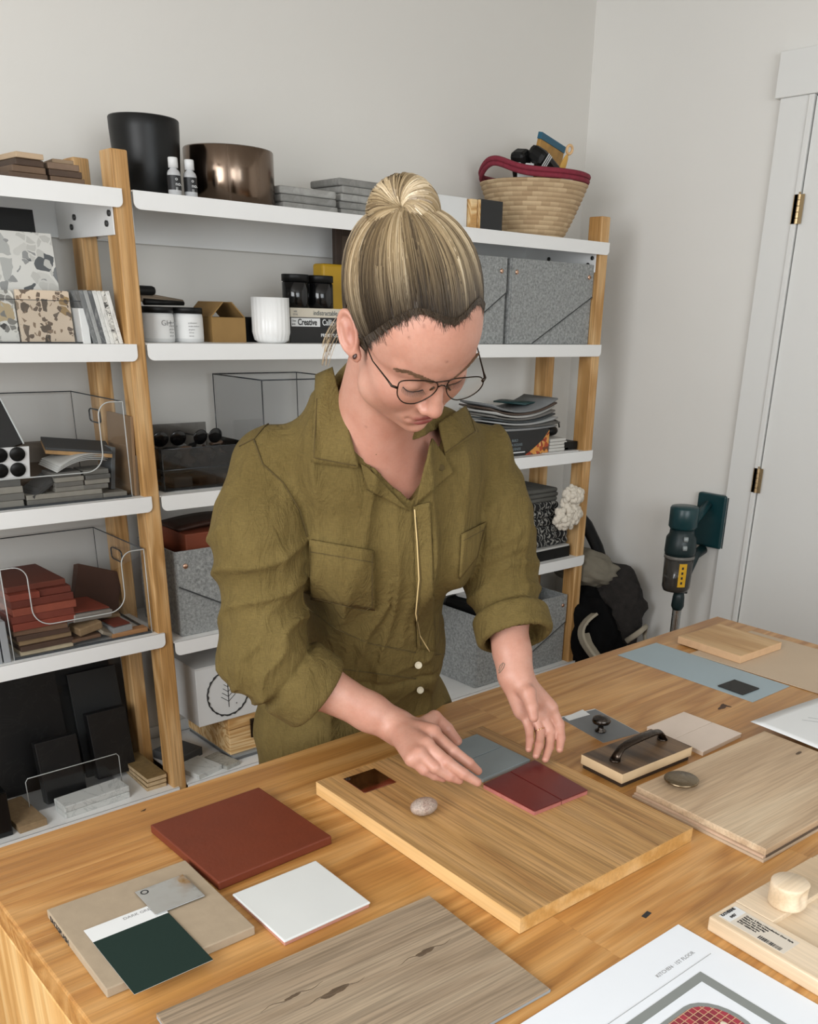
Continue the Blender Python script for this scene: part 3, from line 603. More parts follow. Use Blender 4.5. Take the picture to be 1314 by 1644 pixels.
# ---- in the lower clear bin: red samples
RT = [plain(c, .65, var=.15, vs=40) for c in ('7a3524', '6b2d1e', '823f2c', '602718')]
zt = z4+.003
BT = [plain(c, .7, var=.2, vs=50) for c in ('6b4f3a', '8a7152', '4b3528', 'c2b193')]
stack('wood_sample', 'brown sample at the bottom left of the lower clear bin, %s', 'wood sample', 5, .74, .885, 2.565, 2.66, zt, .0145, [BT[3], BT[2], BT[1], BT[2], BT[0]], .006, .06, 'bottom left brown samples')
z_ = zt+5*.0149
stack('wall_tile', 'red clay tile in the big pile of the lower clear bin, %s', 'tile', 4, .735, .905, 2.565, 2.76, z_, .020, RT, .005, .03, 'big pile of red tiles')
z_ += 4*.0204
item('wall_tile', 'red clay tile on the left top of the big red pile', 'tile', .735, .815, 2.566, 2.75, z_, .018, RT[0], .02)
item('wall_tile', 'red clay tile on the right top of the big red pile', 'tile', .82, .905, 2.575, 2.76, z_, .018, RT[3], -.01)
item('wall_tile', 'large terracotta tile covering the top of the big red pile', 'tile', .735, .895, 2.59, 2.80, z_+.0186, .016, plain('5e2a1b', .6), .03)
item('sample_box', 'red topped grey sample leaning right of the big red pile', 'sample', .875, 1.01, 2.58, 2.68, zt+.07, .022, plain('8f8a84', .6), rot=(.18, .12, .35))
item('wall_tile', 'flat red tile on the leaning grey sample', 'tile', .877, 1.008, 2.583, 2.677, zt+.095, .004, RT[0], rot=(.18, .12, .35))
item('wood_sample', 'thick brown wooden chunk in the middle of the lower clear bin', 'wood sample', .90, .975, 2.565, 2.62, zt+.032, .024, BT[1], rot=(.1, -.1, .2), bev=.004)
item('wood_sample', 'flat tan board under the brown wooden chunk', 'wood sample', .88, .965, 2.562, 2.63, zt+.012, .010, BT[0], .1)
item('wall_tile', 'beige tile tilted beside the brown wooden chunk', 'tile', .958, 1.02, 2.566, 2.65, zt+.018, .010, plain('8c8272', .6), rot=(.3, .45, .3))
item('wood_sample', 'long thin orange brown batten along the floor of the lower clear bin', 'wood sample', 1.0, 1.11, 2.566, 2.60, zt, .013, plain('a87a50', .6), .02)
item('wall_tile', 'small grey sample with red top by the right wall of the lower clear bin', 'tile', 1.0, 1.062, 2.57, 2.64, zt+.0135, .018, plain('8f9090', .5), rot=(.08, 0, .15))
item('wall_tile', 'thin red tile on the small grey sample in the lower clear bin', 'tile', 1.005, 1.058, 2.574, 2.636, zt+.033, .004, RT[1], rot=(.08, 0, .15))
item('wood_sample', 'dark brown board leaning at the back right of the lower clear bin', 'wood sample', .95, 1.09, 2.74, 2.77, zt, .165, plain('4a2f22', .7), rot=(-.3, .35, 0))
item('wood_sample', 'second dark board sliding down behind the red pile of the lower clear bin', 'wood sample', .93, 1.07, 2.66, 2.80, zt+.045, .014, plain('3d281d', .7), rot=(.3, .3, .2))
item('wood_sample', 'short oak chip in front of the leaning dark boards', 'wood sample', 1.0, 1.065, 2.65, 2.68, zt+.035, .014, BT[1], rot=(0, .15, -.2))
for k in range(2): item('wall_tile', ('grey tile standing left of the lower clear bin', 'second grey tile behind the first, left of the lower clear bin')[k], 'tile', .694-.022*k, .712-.022*k, 2.55, 2.66, z4, .115, plain('8e9092', .5, var=.1), 0)
# ---- bottom shelf, left bay
z5 = ZL[4]
M_BM = marble('black_marble', '0e0e0f', '1f1f1e', 9, .4, .02); M_BS = plain('101111', .5, var=.2, vs=10)
def face(name, lab, cat, bl, br, t, y, z, mat, th, tilt, rz=0, bev=.001):
    a, b_, c_ = aty(*bl, y), aty(*br, y), aty(*t, y)
    return tag(MB().box(0, b_.x-a.x, 0, th, 0, (c_.z-z), bev).build(name, mat, loc=(a.x, y, z), rot=(-tilt, 0, rz)), lab, cat)
tag(MB().box(0, .30, 0, .014, 0, .42, .001).build('stone_slab', M_BM, loc=(.615, 2.79, z5), rot=(-.16, 0, 0)), 'tall black marble slab at the left on the bottom shelf', 'slab')
tag(MB().box(0, .21, 0, .012, 0, .40, .001).build('stone_slab', M_BS, loc=(.885, 2.81, z5), rot=(-.17, 0, 0)), 'tall matte black slab behind the charcoal tile on the bottom shelf', 'slab')
tag(MB().box(0, .34, 0, .004, 0, .45, .001).build('glass_sheet', plain('4f4a45', .15), loc=(.80, 2.845, z5), rot=(-.1, 0, 0)), 'smoky brown sheet standing behind all black slabs', 'glass sheet')
tag(MB().box(0, .155, 0, .010, 0, .345, .001).build('wall_tile', plain('222425', .5), loc=(.945, 2.775, z5), rot=(-.16, 0, 0)), 'charcoal tile with a pale edge behind the upright black brick tile', 'tile')
tag(MB().box(0, .125, 0, .034, 0, .215, .002).build('stone_slab', M_BM, loc=(.955, 2.70, z5+.02), rot=(-.16, 0, 0)), 'thick black marble piece standing in the rack, right one', 'marble piece')
tag(MB().box(0, .125, 0, .034, 0, .195, .002).build('stone_slab', M_BM, loc=(.78, 2.67, z5+.004), rot=(-.16, 0, 0)), 'thick black marble piece standing in the rack, left one', 'marble piece')
r = empty('display_rack', (.86, 2.655, z5)); tag(r, 'clear acrylic rack holding the black samples on the bottom shelf', 'rack')
b = MB(); b.box(-.135, .15, 0, .003, 0, .115); b.box(-.135, .15, .003, .20, 0, .003); b.box(-.135, .15, .20, .203, 0, .30); b.build('rack_body', M_ACRYL, r)
MB().tube([(-.135, 0, 0), (-.135, 0, .105), (-.128, 0, .115), (.143, 0, .115), (.15, 0, .105), (.15, 0, 0)], .0015, 6).build('rack_rim', M_ACRYLRIM, r)
M_WM = marble('white_marble', 'c9cbc8', 'adb0ae', 4, .35, .012)
for k in range(2): item('marble_tile', ('white marble tile, lower of the pair in front of the black rack', 'white marble tile, upper of the pair in front of the black rack')[k], 'tile', .79, .995, 2.56, 2.635, z5+.0205*k, .020, M_WM, .04+.02*k, .003)
M_CORK = plain('80683f', .8, var=.25, vs=60); M_CEDGE = plain('c8ae88', .8, var=.3, vs=80)
for k in range(3):
    c = item('cork_sample', 'cork faced board in the small pile beside the middle post, ' + ('lowest', 'middle', 'topmost')[k], 'board', 1.055, 1.12, 2.565, 2.77, z5+.015*k, .012, [M_CEDGE, M_CEDGE][0], .02*k-.03, group='cork boards')
    MB().box(-.0325, .0325, -.1025, .1025, .0121, .0145, .0005).build('cork_face', M_CORK, c)
c = item('cork_sample', 'single tan board at the left end of the bottom shelf', 'board', .655, .735, 2.555, 2.74, z5, .022, plain('9a8160', .8, var=.25, vs=70), .05)
item('glass_sheet', 'black box at the far left of the bottom shelf', 'box', .50, .645, 2.56, 2.70, z5, .14, M_BLACKGLOSS, bev=.004)
# ---- middle right shelf
z = ZR[2]
r = empty('acrylic_drawer_box', (1.36, 2.73, z)); tag(r, 'smoky clear drawer box of dark trinkets on the middle right shelf', 'storage box')
b = MB()
for (x0, x1, y0, y1, a, c_) in ((-.15, .15, -.15, -.147, 0, .12), (-.15, .15, .147, .15, 0, .155), (-.15, -.147, -.147, .147, 0, .12), (.147, .15, -.147, .147, 0, .12), (-.147, .147, -.147, .147, .002, .005), (-.147, .147, -.147, .147, .06, .063)): b.box(x0, x1, y0, y1, a, c_)
b.build('box_shell', clear('smoky_acrylic', (.55, .54, .53)), r)
q = MB()
for zz in (.001, .061, .12): q.tube([(-.15, .15, zz), (-.15, -.15, zz), (.15, -.15, zz)], .0016, 6)
q.tube([(-.15, -.15, 0), (-.15, -.15, .12)], .0015, 6); q.build('box_rim', M_ACRYLDARK, r)
tk = [M_BLACK, plain('5b4636', .4), plain('3c2d24', .35), M_BLACKGLOSS, plain('7b6a59', .5), plain('8b8a86', .3)]
spots = [(-.10, -.10), (-.05, -.11), (.0, -.09), (.06, -.11), (-.11, -.04), (-.04, -.03), (.03, -.03), (.09, -.04), (.11, .04), (-.08, .05)]
wheres = ['at the front left corner', 'second from the front left', 'at the front middle', 'at the front right', 'behind the left front corner', 'left of the middle', 'in the middle', 'right of the middle', 'at the right back', 'at the left back']
for k, (x, y) in enumerate(spots):
    b = MB().lathe([(1e-4, 0), (.022, .004), (.026, .016), (.012, .026), (.010, .036), (.020, .044), (.022, .05), (1e-4, .056)], 18)
    tag(b.build('turned_knob', tk[k % 6], loc=(1.36+x, 2.73+y, z+.066), rot=(random.uniform(-.5, .5), random.uniform(-.5, .5), 0)), 'turned wooden knob ' + wheres[k] + ' of the smoky drawer box', 'finial', 'loose knobs in the drawer box')  # drawer knobs lying loose in the box
for k in range(3): item('sample_chip', 'sample chip in the lower drawer of the smoky box, ' + ('left', 'middle', 'right')[k], 'sample', 1.25+.075*k, 1.31+.075*k, 2.60, 2.68, z+.0055, .03, [tk[5], tk[1], tk[4]][k], .1*k, .004)
for k, x in enumerate((1.275, 1.40)):
    s_ = tag(empty('sunglasses', (x, 2.66, z+.135), rot=(.2, 0, .2*k)), ('round dark sunglasses lens up on the trinkets, left pair', 'dark sunglasses on the trinkets, right pair')[k], 'sunglasses')
    for sx in (-1, 1): MB().sphere((sx*.028, 0, .004), (.026, .005, .023)).build('sun_lens', M_BLACKGLOSS, s_)
    MB().tube([(-.054, .002, .012), (-.06, .07, .0)], .002, 6).build('temple', M_BLACK, s_)
r = tag(empty('acrylic_box', (1.72, 2.75, z)), 'tall clear acrylic box behind the shoulder on the middle right shelf', 'storage box')
b = MB(); q = MB(); w = .16
for s in (-1, 1): b.box(min(s*w, s*w-s*.003), max(s*w, s*w-s*.003), -.15, .15, 0, .30); b.box(-w+.003, w-.003, min(s*.15, s*.147), max(s*.15, s*.147), 0, .30)
q.tube([(-w, -.15, .30), (-w, .15, .30), (w, .15, .30), (w, -.15, .30), (-w, -.15, .30)], .0022, 6)
for sx in (-1, 1):
    for sy in (-1, 1): q.tube([(sx*w, sy*.15, 0), (sx*w, sy*.15, .3)], .0016, 6)
b.build('box_shell', M_ACRYL, r); q.build('box_rim', M_ACRYLDARK, r)
tag(MB().sphere((0, 0, .03), (.06, .05, .03)).build('brown_pouch', plain('5a3526', .6), loc=(1.70, 2.73, z+.004)), 'brown leather pouch inside the tall clear box', 'pouch')
# right end of the middle shelf: printed box, papers
r = tag(empty('printed_box', (2.70, 2.63, z)), 'black cardboard box with a food picture on the middle right shelf', 'box')
MB().box(-.13, .135, -.06, .09, 0, .095, .002).build('box_body', plain('1b1a1a', .4), r)
def pizza():
    m, n, l, b = new_mat('food_print'); v = mapping(n, l)
    t = n.new('ShaderNodeTexVoronoi'); t.inputs['Scale'].default_value = 70; l.new(v, t.inputs[0]); sp = n.new('ShaderNodeSeparateColor'); l.new(t.outputs['Color'], sp.inputs[0])
    l.new(ramp(n, l, sp.outputs[0], [(0, 'a3421f'), (.25, 'c98a3f'), (.5, '8c2f1c'), (.7, 'd0a05c'), (.85, '6b3a1e')], True), b.inputs['Base Color']); return m
MB().add([(.134, -.0606, .001), (.134, -.0606, .09), (.10, -.0606, .055), (.04, -.0606, .02), (.0, -.0606, .001)], [(4, 0, 1, 2, 3)]).build('food_picture', pizza(), r)
for k in range(3): text_obj(('BUILD', 'A KICKASS', 'BUSINESS')[k], .0135, plain('7f8c90', .5), r, (-.075, -.0608, .055-.016*k), (PI/2, 0, 0), sx=.9)
MB().box(-.12, -.0, -.0612, -.0605, .012, .016).build('stripe', M_WHITE, r)
mg = [plain(c, .5, var=.1) for c in ('8c8d8d', '55534f', 'a5a6a5', '3f4446', '6d6a66', 'b3b2ae', '4c3d33', '77797a')]
mlab = ['lowest', 'second', 'third', 'fourth', 'fifth', 'sixth', 'seventh', 'topmost']
for k in range(8):
    def sh(u, v, k=k): return (-.16+.33*u, -.11+.2*v, .018*(u-.45)**2*(k+1)+.0)
    rz = random.uniform(-.12, .12)
    tag(MB().grid(sh, 12, 2).build('magazine', mg[k], loc=(2.70+random.uniform(-.015, .02), 2.68, z+.0975+.0095*k), rot=(0, 0, rz), solid=.006), 'curved magazine on the black printed box, ' + mlab[k] + ' from the bottom', 'magazine', 'magazines on the printed box')
tag(MB().grid(lambda u, v: (.20*u, .15*v, .02*math.sin(3*u)-.03*u), 10, 2).build('folder', plain('1f3f40', .5), loc=(2.74, 2.62, z+.185), rot=(0, .05, .2), solid=.006), 'dark teal folder lying on top of the magazines', 'folder')
for k in range(4): item('envelope', 'white paper pad beside the printed box, ' + ORD[k], 'paper pad', 2.84, 2.955-.006*k, 2.57, 2.72, z+.004+.0125*k, .011, plain('c5c3bd', .8, var=.1), .02*k)
item('paper_sheet', 'white sheet hanging flat under the paper pads', 'paper', 2.80, 2.99, 2.545, 2.70, z+.0002, .003, M_WHITE, -.05)
item('binder', 'closed black binder at the right end of the middle right shelf', 'binder', 2.93, 3.01, 2.57, 2.80, z+.0035, .032, M_BLACK, 0)
b = MB(); b.sphere((0, 0, .02), (.032, .025, .02)); pts = [(.02+.03*math.cos(t*.5), .0, .03+.03*math.sin(t*.5)) for t in range(8)]; b.tube(pts, .003, 6)
tag(b.build('power_adapter', M_BLACK, loc=(2.92, 2.64, z+.0545)), 'black power adapter with its cable on the paper pads', 'adapter')
# ---- fourth right shelf
z = ZR[3]
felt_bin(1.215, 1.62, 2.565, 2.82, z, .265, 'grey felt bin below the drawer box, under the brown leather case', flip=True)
item('leather_case', 'reddish brown box lying in the felt bin left of the person', 'box', 1.27, 1.58, 2.60, 2.78, z+.215, .09, plain('7a3a22', .5, var=.15), bev=.004)
tag(MB().grid(lambda u, v: (-.16+.3*u, -.06+.14*v, .012*math.sin(PI*u)), 10, 4).build('leather_strap', plain('3b231a', .5), loc=(1.43, 2.70, z+.31), solid=.01), 'dark brown leather strap on the reddish brown box', 'strap')
def patterned():
    m, n, l, b = new_mat('patterned_textile'); v = mapping(n, l)
    w_ = n.new('ShaderNodeTexWave'); w_.inputs['Scale'].default_value = 14; w_.inputs['Distortion'].default_value = 9; w_.inputs['Detail'].default_value = 1; w_.inputs['Detail Scale'].default_value = 3; l.new(v, w_.inputs[0])
    l.new(ramp(n, l, w_.outputs['Fac'], [(0, '161616'), (.72, '161616'), (.78, '8e8c86')], False), b.inputs['Base Color']); b.inputs['Roughness'].default_value = .95; return m
MP = patterned()
def fold(name, lab, x0, x1, y0, y1, z, h, mat, bevr=.02, rz=0, cat='blanket'):
    w, d = x1-x0, y1-y0; b = MB()
    n = 3
    for k in range(n):
        zz = h*k/n; pr = []
        b.box(-w/2+random.uniform(0, .01), w/2-random.uniform(0, .012), -d/2+random.uniform(0, .006), d/2, zz, zz+h/n, h/n*.48, seg=4)
    o = b.build(name, mat, loc=((x0+x1)/2, (y0+y1)/2, z), rot=(0, 0, rz))
    for p in o.data.polygons: p.use_smooth = True
    return tag(o, lab, cat)
item('document_tray', 'flat black document tray under the folded textiles', 'tray', 2.62, 3.0, 2.56, 2.84, z, .045, M_BLACK)
item('paper_sheet', 'thin stack of white sheets between tray and textiles', 'paper', 2.62, 2.99, 2.555, 2.83, z+.0455, .008, plain('b9b8b4', .7), .02)
fold('folded_textile', 'black and grey patterned textile folded lowest on the fourth right shelf', 2.64, 3.0, 2.57, 2.82, z+.054, .085, MP)
fold('folded_textile', 'black and grey patterned textile folded above its twin on the fourth right shelf', 2.62, 2.94, 2.575, 2.82, z+.1395, .10, MP)
fold('folded_textile', 'plain grey folded textile topmost on the fourth right shelf', 2.66, 2.93, 2.58, 2.82, z+.24, .055, plain('55544f', .95, var=.2, vs=30, bs=.4, bscale=60))
yw = empty('wool_bundle', (2.945, 2.545, z+.185)); tag(yw, 'cream knitted wool bundle hanging over the patterned textiles', 'wool')
b = MB(); random.seed(11)
for k in range(230):
    t = random.random(); a = random.uniform(0, 2*PI)
    if t < .45: cx_, cz_, rx, rz_ = .015, .075, .058, .036
    else: cx_, cz_, rx, rz_ = -.008, -.0, .082, .052
    rr = math.sqrt(random.random()); x = cx_+rx*rr*math.cos(a); zq = cz_+rz_*rr*math.sin(a)
    s_ = random.uniform(.009, .014); b.sphere((x, -.035*math.sqrt(max(0, 1-rr*rr))+random.uniform(-.006, .006), zq), (s_, s_, s_*random.uniform(.8, 1.4)), 6)
b.build('wool_knots', plain('d8cfc0', .95, var=.12, vs=50, bs=.5, bscale=150), yw)
item('brown_pouch', 'small tan pouch in the felt bin at the lower right', 'pouch', 2.735, 2.83, 2.60, 2.68, .074+.30, .09, plain('8f5f38', .7, var=.2), .3, .02)
# ---- bottom right shelf
z = ZR[4]
lb = empty('carton_with_logo', (1.452, 2.735, z+.158), rot=(0, 0, .0)); tag(lb, 'white carton with a drawn leaf in a wood ring, on the wooden box', 'box')
w, d, h = .195, .15, .20
MB().box(-w, w, -d, d, 0, h, .002).build('carton_body', M_WHITE, lb)
MB().box(-w-.001, w+.001, -d-.001, d+.001, h-.004, h+.002, .001).build('carton_lid', plain('c9c9c7', .5, var=.02), lb)
b = MB(); b.tube([(.0+.0745*math.cos(a*PI/24)*(1+.02*math.sin(a*3.1)), -d-.0008, .095+.078*math.sin(a*PI/24)*(1+.02*math.cos(a*2.3))) for a in range(49)], [.0028+.0012*math.sin(a*2.7) for a in range(49)], 6, cap=False, flat=1); b.build('ring_drawing', M_INK, lb, loc=(-.085, 0, 0))
b = MB(); b.tube([(-.02, -d-.0006, .045), (-.02, -d-.0006, .135)], .0012, 5)
for k, zz in enumerate((.065, .082, .099, .116)):
    L_ = .026-.004*k
    for s in (-1, 1): b.tube([(-.02, -d-.0006, zz), (-.02+s*L_, -d-.0006, zz+L_*.8)], .0010, 5)
b.sphere((.008, -d-.0006, .052), .002, 6); b.build('leaf_drawing', M_INK, lb, loc=(-.065, 0, 0))
cr = empty('wooden_box', (1.57, 2.745, z+.020)); tag(cr, 'pine wooden box with a metal clasp under the white carton', 'box')
b = MB(); b.box(-.205, .205, -.15, .15, 0, .090, .003); b.build('box_body', M_PINE, cr)
b = MB(); b.box(-.205, .205, -.15, .15, .092, .135, .003); b.build('box_lid', M_PINE, cr)
cl = MB(); cl.box(-.02, .02, -.156, -.1505, .045, .115, .002); cl.tube([(.012*math.cos(a*PI/6), -.16, .07+.02*math.sin(a*PI/6)) for a in range(13)], .0035, 6, cap=False); cl.build('clasp', metal('dark_clasp', '4b443c', .35), cr, loc=(-.105, 0, 0))
for k in range(2): item('flat_panel', ('grey framed panel lying under the wooden box, lower', 'grey framed panel lying under the wooden box, upper')[k], 'panel', 1.37, 1.80, 2.585, 2.90, z+.0012+.0092*k, .009, (plain('5d5f60', .4), plain('8b8d8c', .4))[k], .0)
item('marble_tile', 'white veined tile at the front left of the bottom right shelf', 'tile', 1.20, 1.30, 2.545, 2.66, z, .018, M_WM, .25)
item('marble_tile', 'pale grey patterned tile beside the white veined tile', 'tile', 1.308, 1.365, 2.545, 2.66, z, .014, marble('grey_pattern', 'a9a9a2', '83837c', 30), .2)
item('stone_slab', 'dark grey tile lying behind the white veined tile', 'tile', 1.19, 1.30, 2.68, 2.80, z, .03, plain('4a4c4d', .5), .3)
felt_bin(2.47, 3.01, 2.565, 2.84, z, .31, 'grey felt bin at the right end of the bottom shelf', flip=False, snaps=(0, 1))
item('black_fabric', 'folded black cloth in the bottom right felt bin', 'cloth', 2.50, 2.72, 2.58, 2.80, z+.27, .07, M_BLACK, .1, .02)
item('white_fabric', 'folded white cloth on the black cloth in the bottom right felt bin', 'cloth', 2.52, 2.62, 2.60, 2.76, z+.341, .06, M_WHITE, .2, .02)
# ---- coats pile on the floor between shelving and wall
def cloth_blob(name, lab, cat, c, r, mat, seed, amp=.22, rz=0, rot=None):
    rnd = np.random.RandomState(seed); ks = rnd.normal(size=(9, 3))*3.2; ph = rnd.uniform(0, 6.28, 9)
    b = MB(); b.sphere((0, 0, 0), 1., 26)
    vs = []
    for v in b.v:
        p = np.array(v); q = sum(math.sin(float(k @ p)*1.6+f)/(1+.3*i) for i, (k, f) in enumerate(zip(ks, ph)))/3.
        s_ = 1+amp*(abs(q)-.3); vs.append((p[0]*r[0]*s_, p[1]*r[1]*s_, p[2]*r[2]*s_))
    b.v = vs; return tag(b.build(name, mat, loc=c, rot=rot or (0, 0, rz)), lab, cat)
M_FUR = plain('2b2724', .95, var=.5, vs=35, bs=.8, bd=.004, bscale=90)
cloth_blob('black_coat', 'black coat heaped on the floor beside the shelving', 'coat', (3.16, 2.56, .19), (.13, .18, .20), M_BLACKCLOTH, 3)
cloth_blob('fur_coat', 'dark grey fur coat bulging by the right wall', 'coat', (3.245, 2.48, .30), (.095, .15, .19), M_FUR, 5)
cloth_blob('canvas_jacket', 'khaki grey canvas jacket draped over the coat heap', 'jacket', (3.17, 2.62, .47), (.105, .17, .085), plain('777163', .9, var=.15, vs=25, bs=.3, bscale=100), 8, rot=(0, .35, 0))
tag(MB().grid(lambda u, v: (.17*(u-.5)*(1-.55*v), .10*math.sin(2.5*v)-.02*math.cos(9*u), .20*v), 14, 12).build('canvas_bag', plain('a59c8a', .9, var=.12, vs=25, bs=.3, bscale=100), loc=tuple(aty(963, 1062, 2.36)), rot=(-.1, .5, .2), solid=.012), 'beige canvas cloth hanging out at the front of the coat heap', 'cloth')
tag(MB().tube([(0, 0, 0), (.05, -.02, -.06), (.10, -.05, -.16), (.14, -.08, -.28)], [.012, .014, .014, .012], 8, flat=2.).build('black_strap', M_BLACK, loc=(3.10, 2.62, .72)), 'black bag strap slung down behind the shelving toward the coats', 'strap')
tag(MB().tube([(-.02, .05, -.05), (0, 0, .0), (.02, -.02, .03), (.04, .0, -.02), (.03, -.03, -.09), (.05, -.02, -.13)], [.006]*6, 8, flat=2.2).build('beige_cord', plain('a59c8a', .9), loc=(3.20, 2.30, .24)), 'beige fabric strap looped on the front of the fur coat', 'strap')
# ------------------------------------------------------------------ cordless vacuum on the right wall
M_TEAL = plain('12393e', .32, var=.05, name='teal_plastic'); M_TEALD = plain('0c2427', .4, var=.05, name='dark_teal_plastic'); M_SMOKE = plain('3d3a36', .12, var=.25, vs=12, name='smoky_canister')
vt = atx(1101, 812, XR-.20); vb = atx(1083, 948, XR-.20)
vac = empty('cordless_vacuum', (XR-.20, vt.y, vb.z)); tag(vac, 'dark teal cordless stick vacuum docked on the right wall', 'vacuum cleaner')
Hh = vt.z-vb.z
print('vac', vt, vb, Hh)
s = Hh/.345
def vz(t): return t*s
MB().lathe([(1e-4, vz(.345)), (.052*s, vz(.343)), (.057*s, vz(.335)), (.057*s, vz(.265)), (.050*s, vz(.255)), (1e-4, vz(.255))], 36).build('motor_cap', M_TEAL, vac)
MB().lathe([(1e-4, vz(.262)), (.048*s, vz(.262)), (.05*s, vz(.235)), (.060*s, vz(.22)), (.062*s, vz(.165)), (.058*s, vz(.15)), (1e-4, vz(.15))], 36).build('motor_body', M_TEALD, vac)
MB().lathe([(1e-4, vz(.15)), (.061*s, vz(.15)), (.061*s, vz(.138)), (.056*s, vz(.136)), (1e-4, vz(.136))], 36).build('canister_rim', plain('6e6b66', .2), vac)
MB().lathe([(1e-4, vz(.137)), (.058*s, vz(.137)), (.056*s, vz(.02)), (.050*s, vz(.004)), (.03*s, 0), (1e-4, 0)], 36).build('canister', M_SMOKE, vac)
for k, zz in enumerate((.225, .19)): MB().tube([(-.048*s+.0, -.044*s, vz(zz)), (-.036*s, -.054*s, vz(zz))], .010*s, 10).build('latch_button', plain('9aa3a4', .3), vac)
a_ = math.atan2(-vt.y, -(XR-.2)); lab = MB()
lab.grid(lambda u, v: (.0583*s*math.cos(a_+.1+.55*u), .0583*s*math.sin(a_+.1+.55*u), vz(.03+.095*v)), 8, 1); lab.build('yellow_label', plain('d9a71c', .5), vac)
lm = MB()
for k in range(4): lm.grid(lambda u, v, k=k: (.0588*s*math.cos(a_+.28+.14*u), .0588*s*math.sin(a_+.28+.14*u), vz(.042+.02*k+.010*v)), 4, 1)
lm.build('label_print', M_INK, vac)
MB().lathe([(1e-4, 0), (.018*s, 0), (.024*s, -vz(.03)), (.026*s, -vz(.07)), (.019*s, -vz(.085)), (1e-4, -vz(.085))], 20, M=Matrix.Translation((.03*s, 0, 0))).build('wand_collar', M_TEALD, vac)
MB().lathe([(.0185*s, -vz(.08)), (.0185*s, -vb.z+.09)], 20, M=Matrix.Translation((.03*s, 0, 0))).build('wand', metal('wand_chrome', 'b9bcbd', .2), vac)
MB().box(-.08, .13, -.12, .12, -.02, .05, .018).build('floor_head', M_TEALD, vac, loc=(0, 0, -vb.z+.03))
MB().tube([(.045*s, 0, vz(.26)), (.10*s, .0, vz(.29)), (.16, .0, vz(.335))], [.020*s, .018*s, .018*s], 12).build('upper_arm', M_TEAL, vac)
MB().tube([(.165, 0, vz(.15)), (.11*s, 0, vz(.13)), (.075*s, 0, vz(.06)), (.065*s, 0, -vz(.02))], [.022*s, .02*s, .016*s, .014*s], 12).build('handle', M_TEALD, vac)
dk = empty('vacuum_dock', (XR-.001, vt.y, vb.z+vz(.13))); tag(dk, 'dark teal wall dock holding the vacuum beside the door casing', 'wall bracket')
MB().box(-.030, 0, -.075, .06, vz(.03), vz(.245), .008).build('dock_plate', M_TEAL, dk)
MB().box(-.022, -.001, -.083, -.0755, vz(.034), vz(.24), .002).build('dock_rail', plain('3f4a4b', .4), dk)
# ------------------------------------------------------------------ table
TZ = .76; TX0, TX1, TY0, TY1 = .26, 2.166, .30, 1.307
tb = empty('work_table', ((TX0+TX1)/2, (TY0+TY1)/2, 0)); tag(tb, 'large oak work table with solid waterfall end panels', 'table')
hx, hy = (TX1-TX0)/2, (TY1-TY0)/2
MB().box(-hx, hx, -hy, hy, TZ-.045, TZ, .003).build('tabletop', M_TABLE, tb)
for s in (-1, 1): MB().box(min(s*hx, s*(hx-.045)), max(s*hx, s*(hx-.045)), -hy, hy, 0, TZ-.0452, .003).build('end_panel', M_TABLE_END, tb)
MB().box(-hx+.045, hx-.045, hy-.12, hy-.09, TZ-.20, TZ-.0455, .003).build('apron', M_TABLE_END, tb)
def w2t(p): return (p.x-(TX0+TX1)/2, p.y-(TY0+TY1)/2)
p = atz(1038.5, 1468.5, TZ); q = w2t(p); MB().box(-.008, .008, -.0035, .0035, 0, .0003).build('dark_inlay', M_INK, tb, loc=(q[0], q[1], TZ), rot=(0, 0, .15))
M_KNOT = plain('4a2f18', .6, var=.4, vs=60, name='knot_dark')
for (x, y, a, b_) in ((1160, 1135, .017, .006), (660/2.857, 1301, .005, .002), (1165, 1133, .006, .011)):
    q = w2t(atz(x, y, TZ)); MB().lathe([(1e-4, .0003), (1, .0002)], 14, ripple=lambda t, z: 1+.3*math.sin(3*t), M=Matrix.Diagonal((a, b_, 1, 1))).build('knot', M_KNOT, tb, loc=(q[0], q[1], TZ), rot=(0, 0, .3))
# ------------------------------------------------------------------ slabs on the table from three corners of the top face
def frame3(A, B, C, z):
    a, b, c = (atz(*p, z) for p in (A, B, C)); ctr = (a+c)/2
    u = b-a; v = c-b; L, Wd = u.length, v.length
    ang = math.atan2(u.y, u.x); ang2 = math.atan2(v.y, v.x)-PI/2; d = (ang2-ang+PI) % (2*PI)-PI
    return ctr, L, Wd, ang+d/2
def slab(name, lab, cat, A, B, C, zb, th, mat, bev=.001, parts=None, **k):
    ctr, L, Wd, ang = frame3(A, B, C, zb+th)
    o = MB().box(-L/2, L/2, -Wd/2, Wd/2, 0, th, bev).build(name, mat, loc=(ctr.x, ctr.y, zb), rot=(0, 0, ang)); tag(o, lab, cat, **k)
    o['_L'] = L; o['_W'] = Wd; print(name, round(L, 3), round(Wd, 3), round(math.degrees(ang)), tuple(round(x, 3) for x in ctr[:2]))
    del o['_L']; del o['_W']; return o, L, Wd
ob, L, Wd = slab('oak_board', 'thick oak board in the centre under the person\'s hands', 'board', (504, 1255), (837, 1471), (1117, 1329), TZ+.0003, .024, M_OAKBOARD, .0012)
e = MB(); e.box(-L/2-.0006, -L/2+.0, -Wd/2, Wd/2, .0004, .0238)
e.box(-L/2-.0006, L/2+.0006, -Wd/2-.0006, -Wd/2, .0004, .0238); e.box(L/2, L/2+.0006, -Wd/2, Wd/2, .0004, .0238); e.box(-L/2-.0006, L/2+.0006, Wd/2, Wd/2+.0006, .0004, .0238)
e.build('edge_banding', M_OAKEDGE, ob)
BZ = TZ+.0003+.024
slab('terracotta_tile', 'large terracotta red tile at the left of the oak board', 'tile', (243, 1324), (350, 1418), (531, 1342), TZ+.0002, .014, M_TERRA, .002)
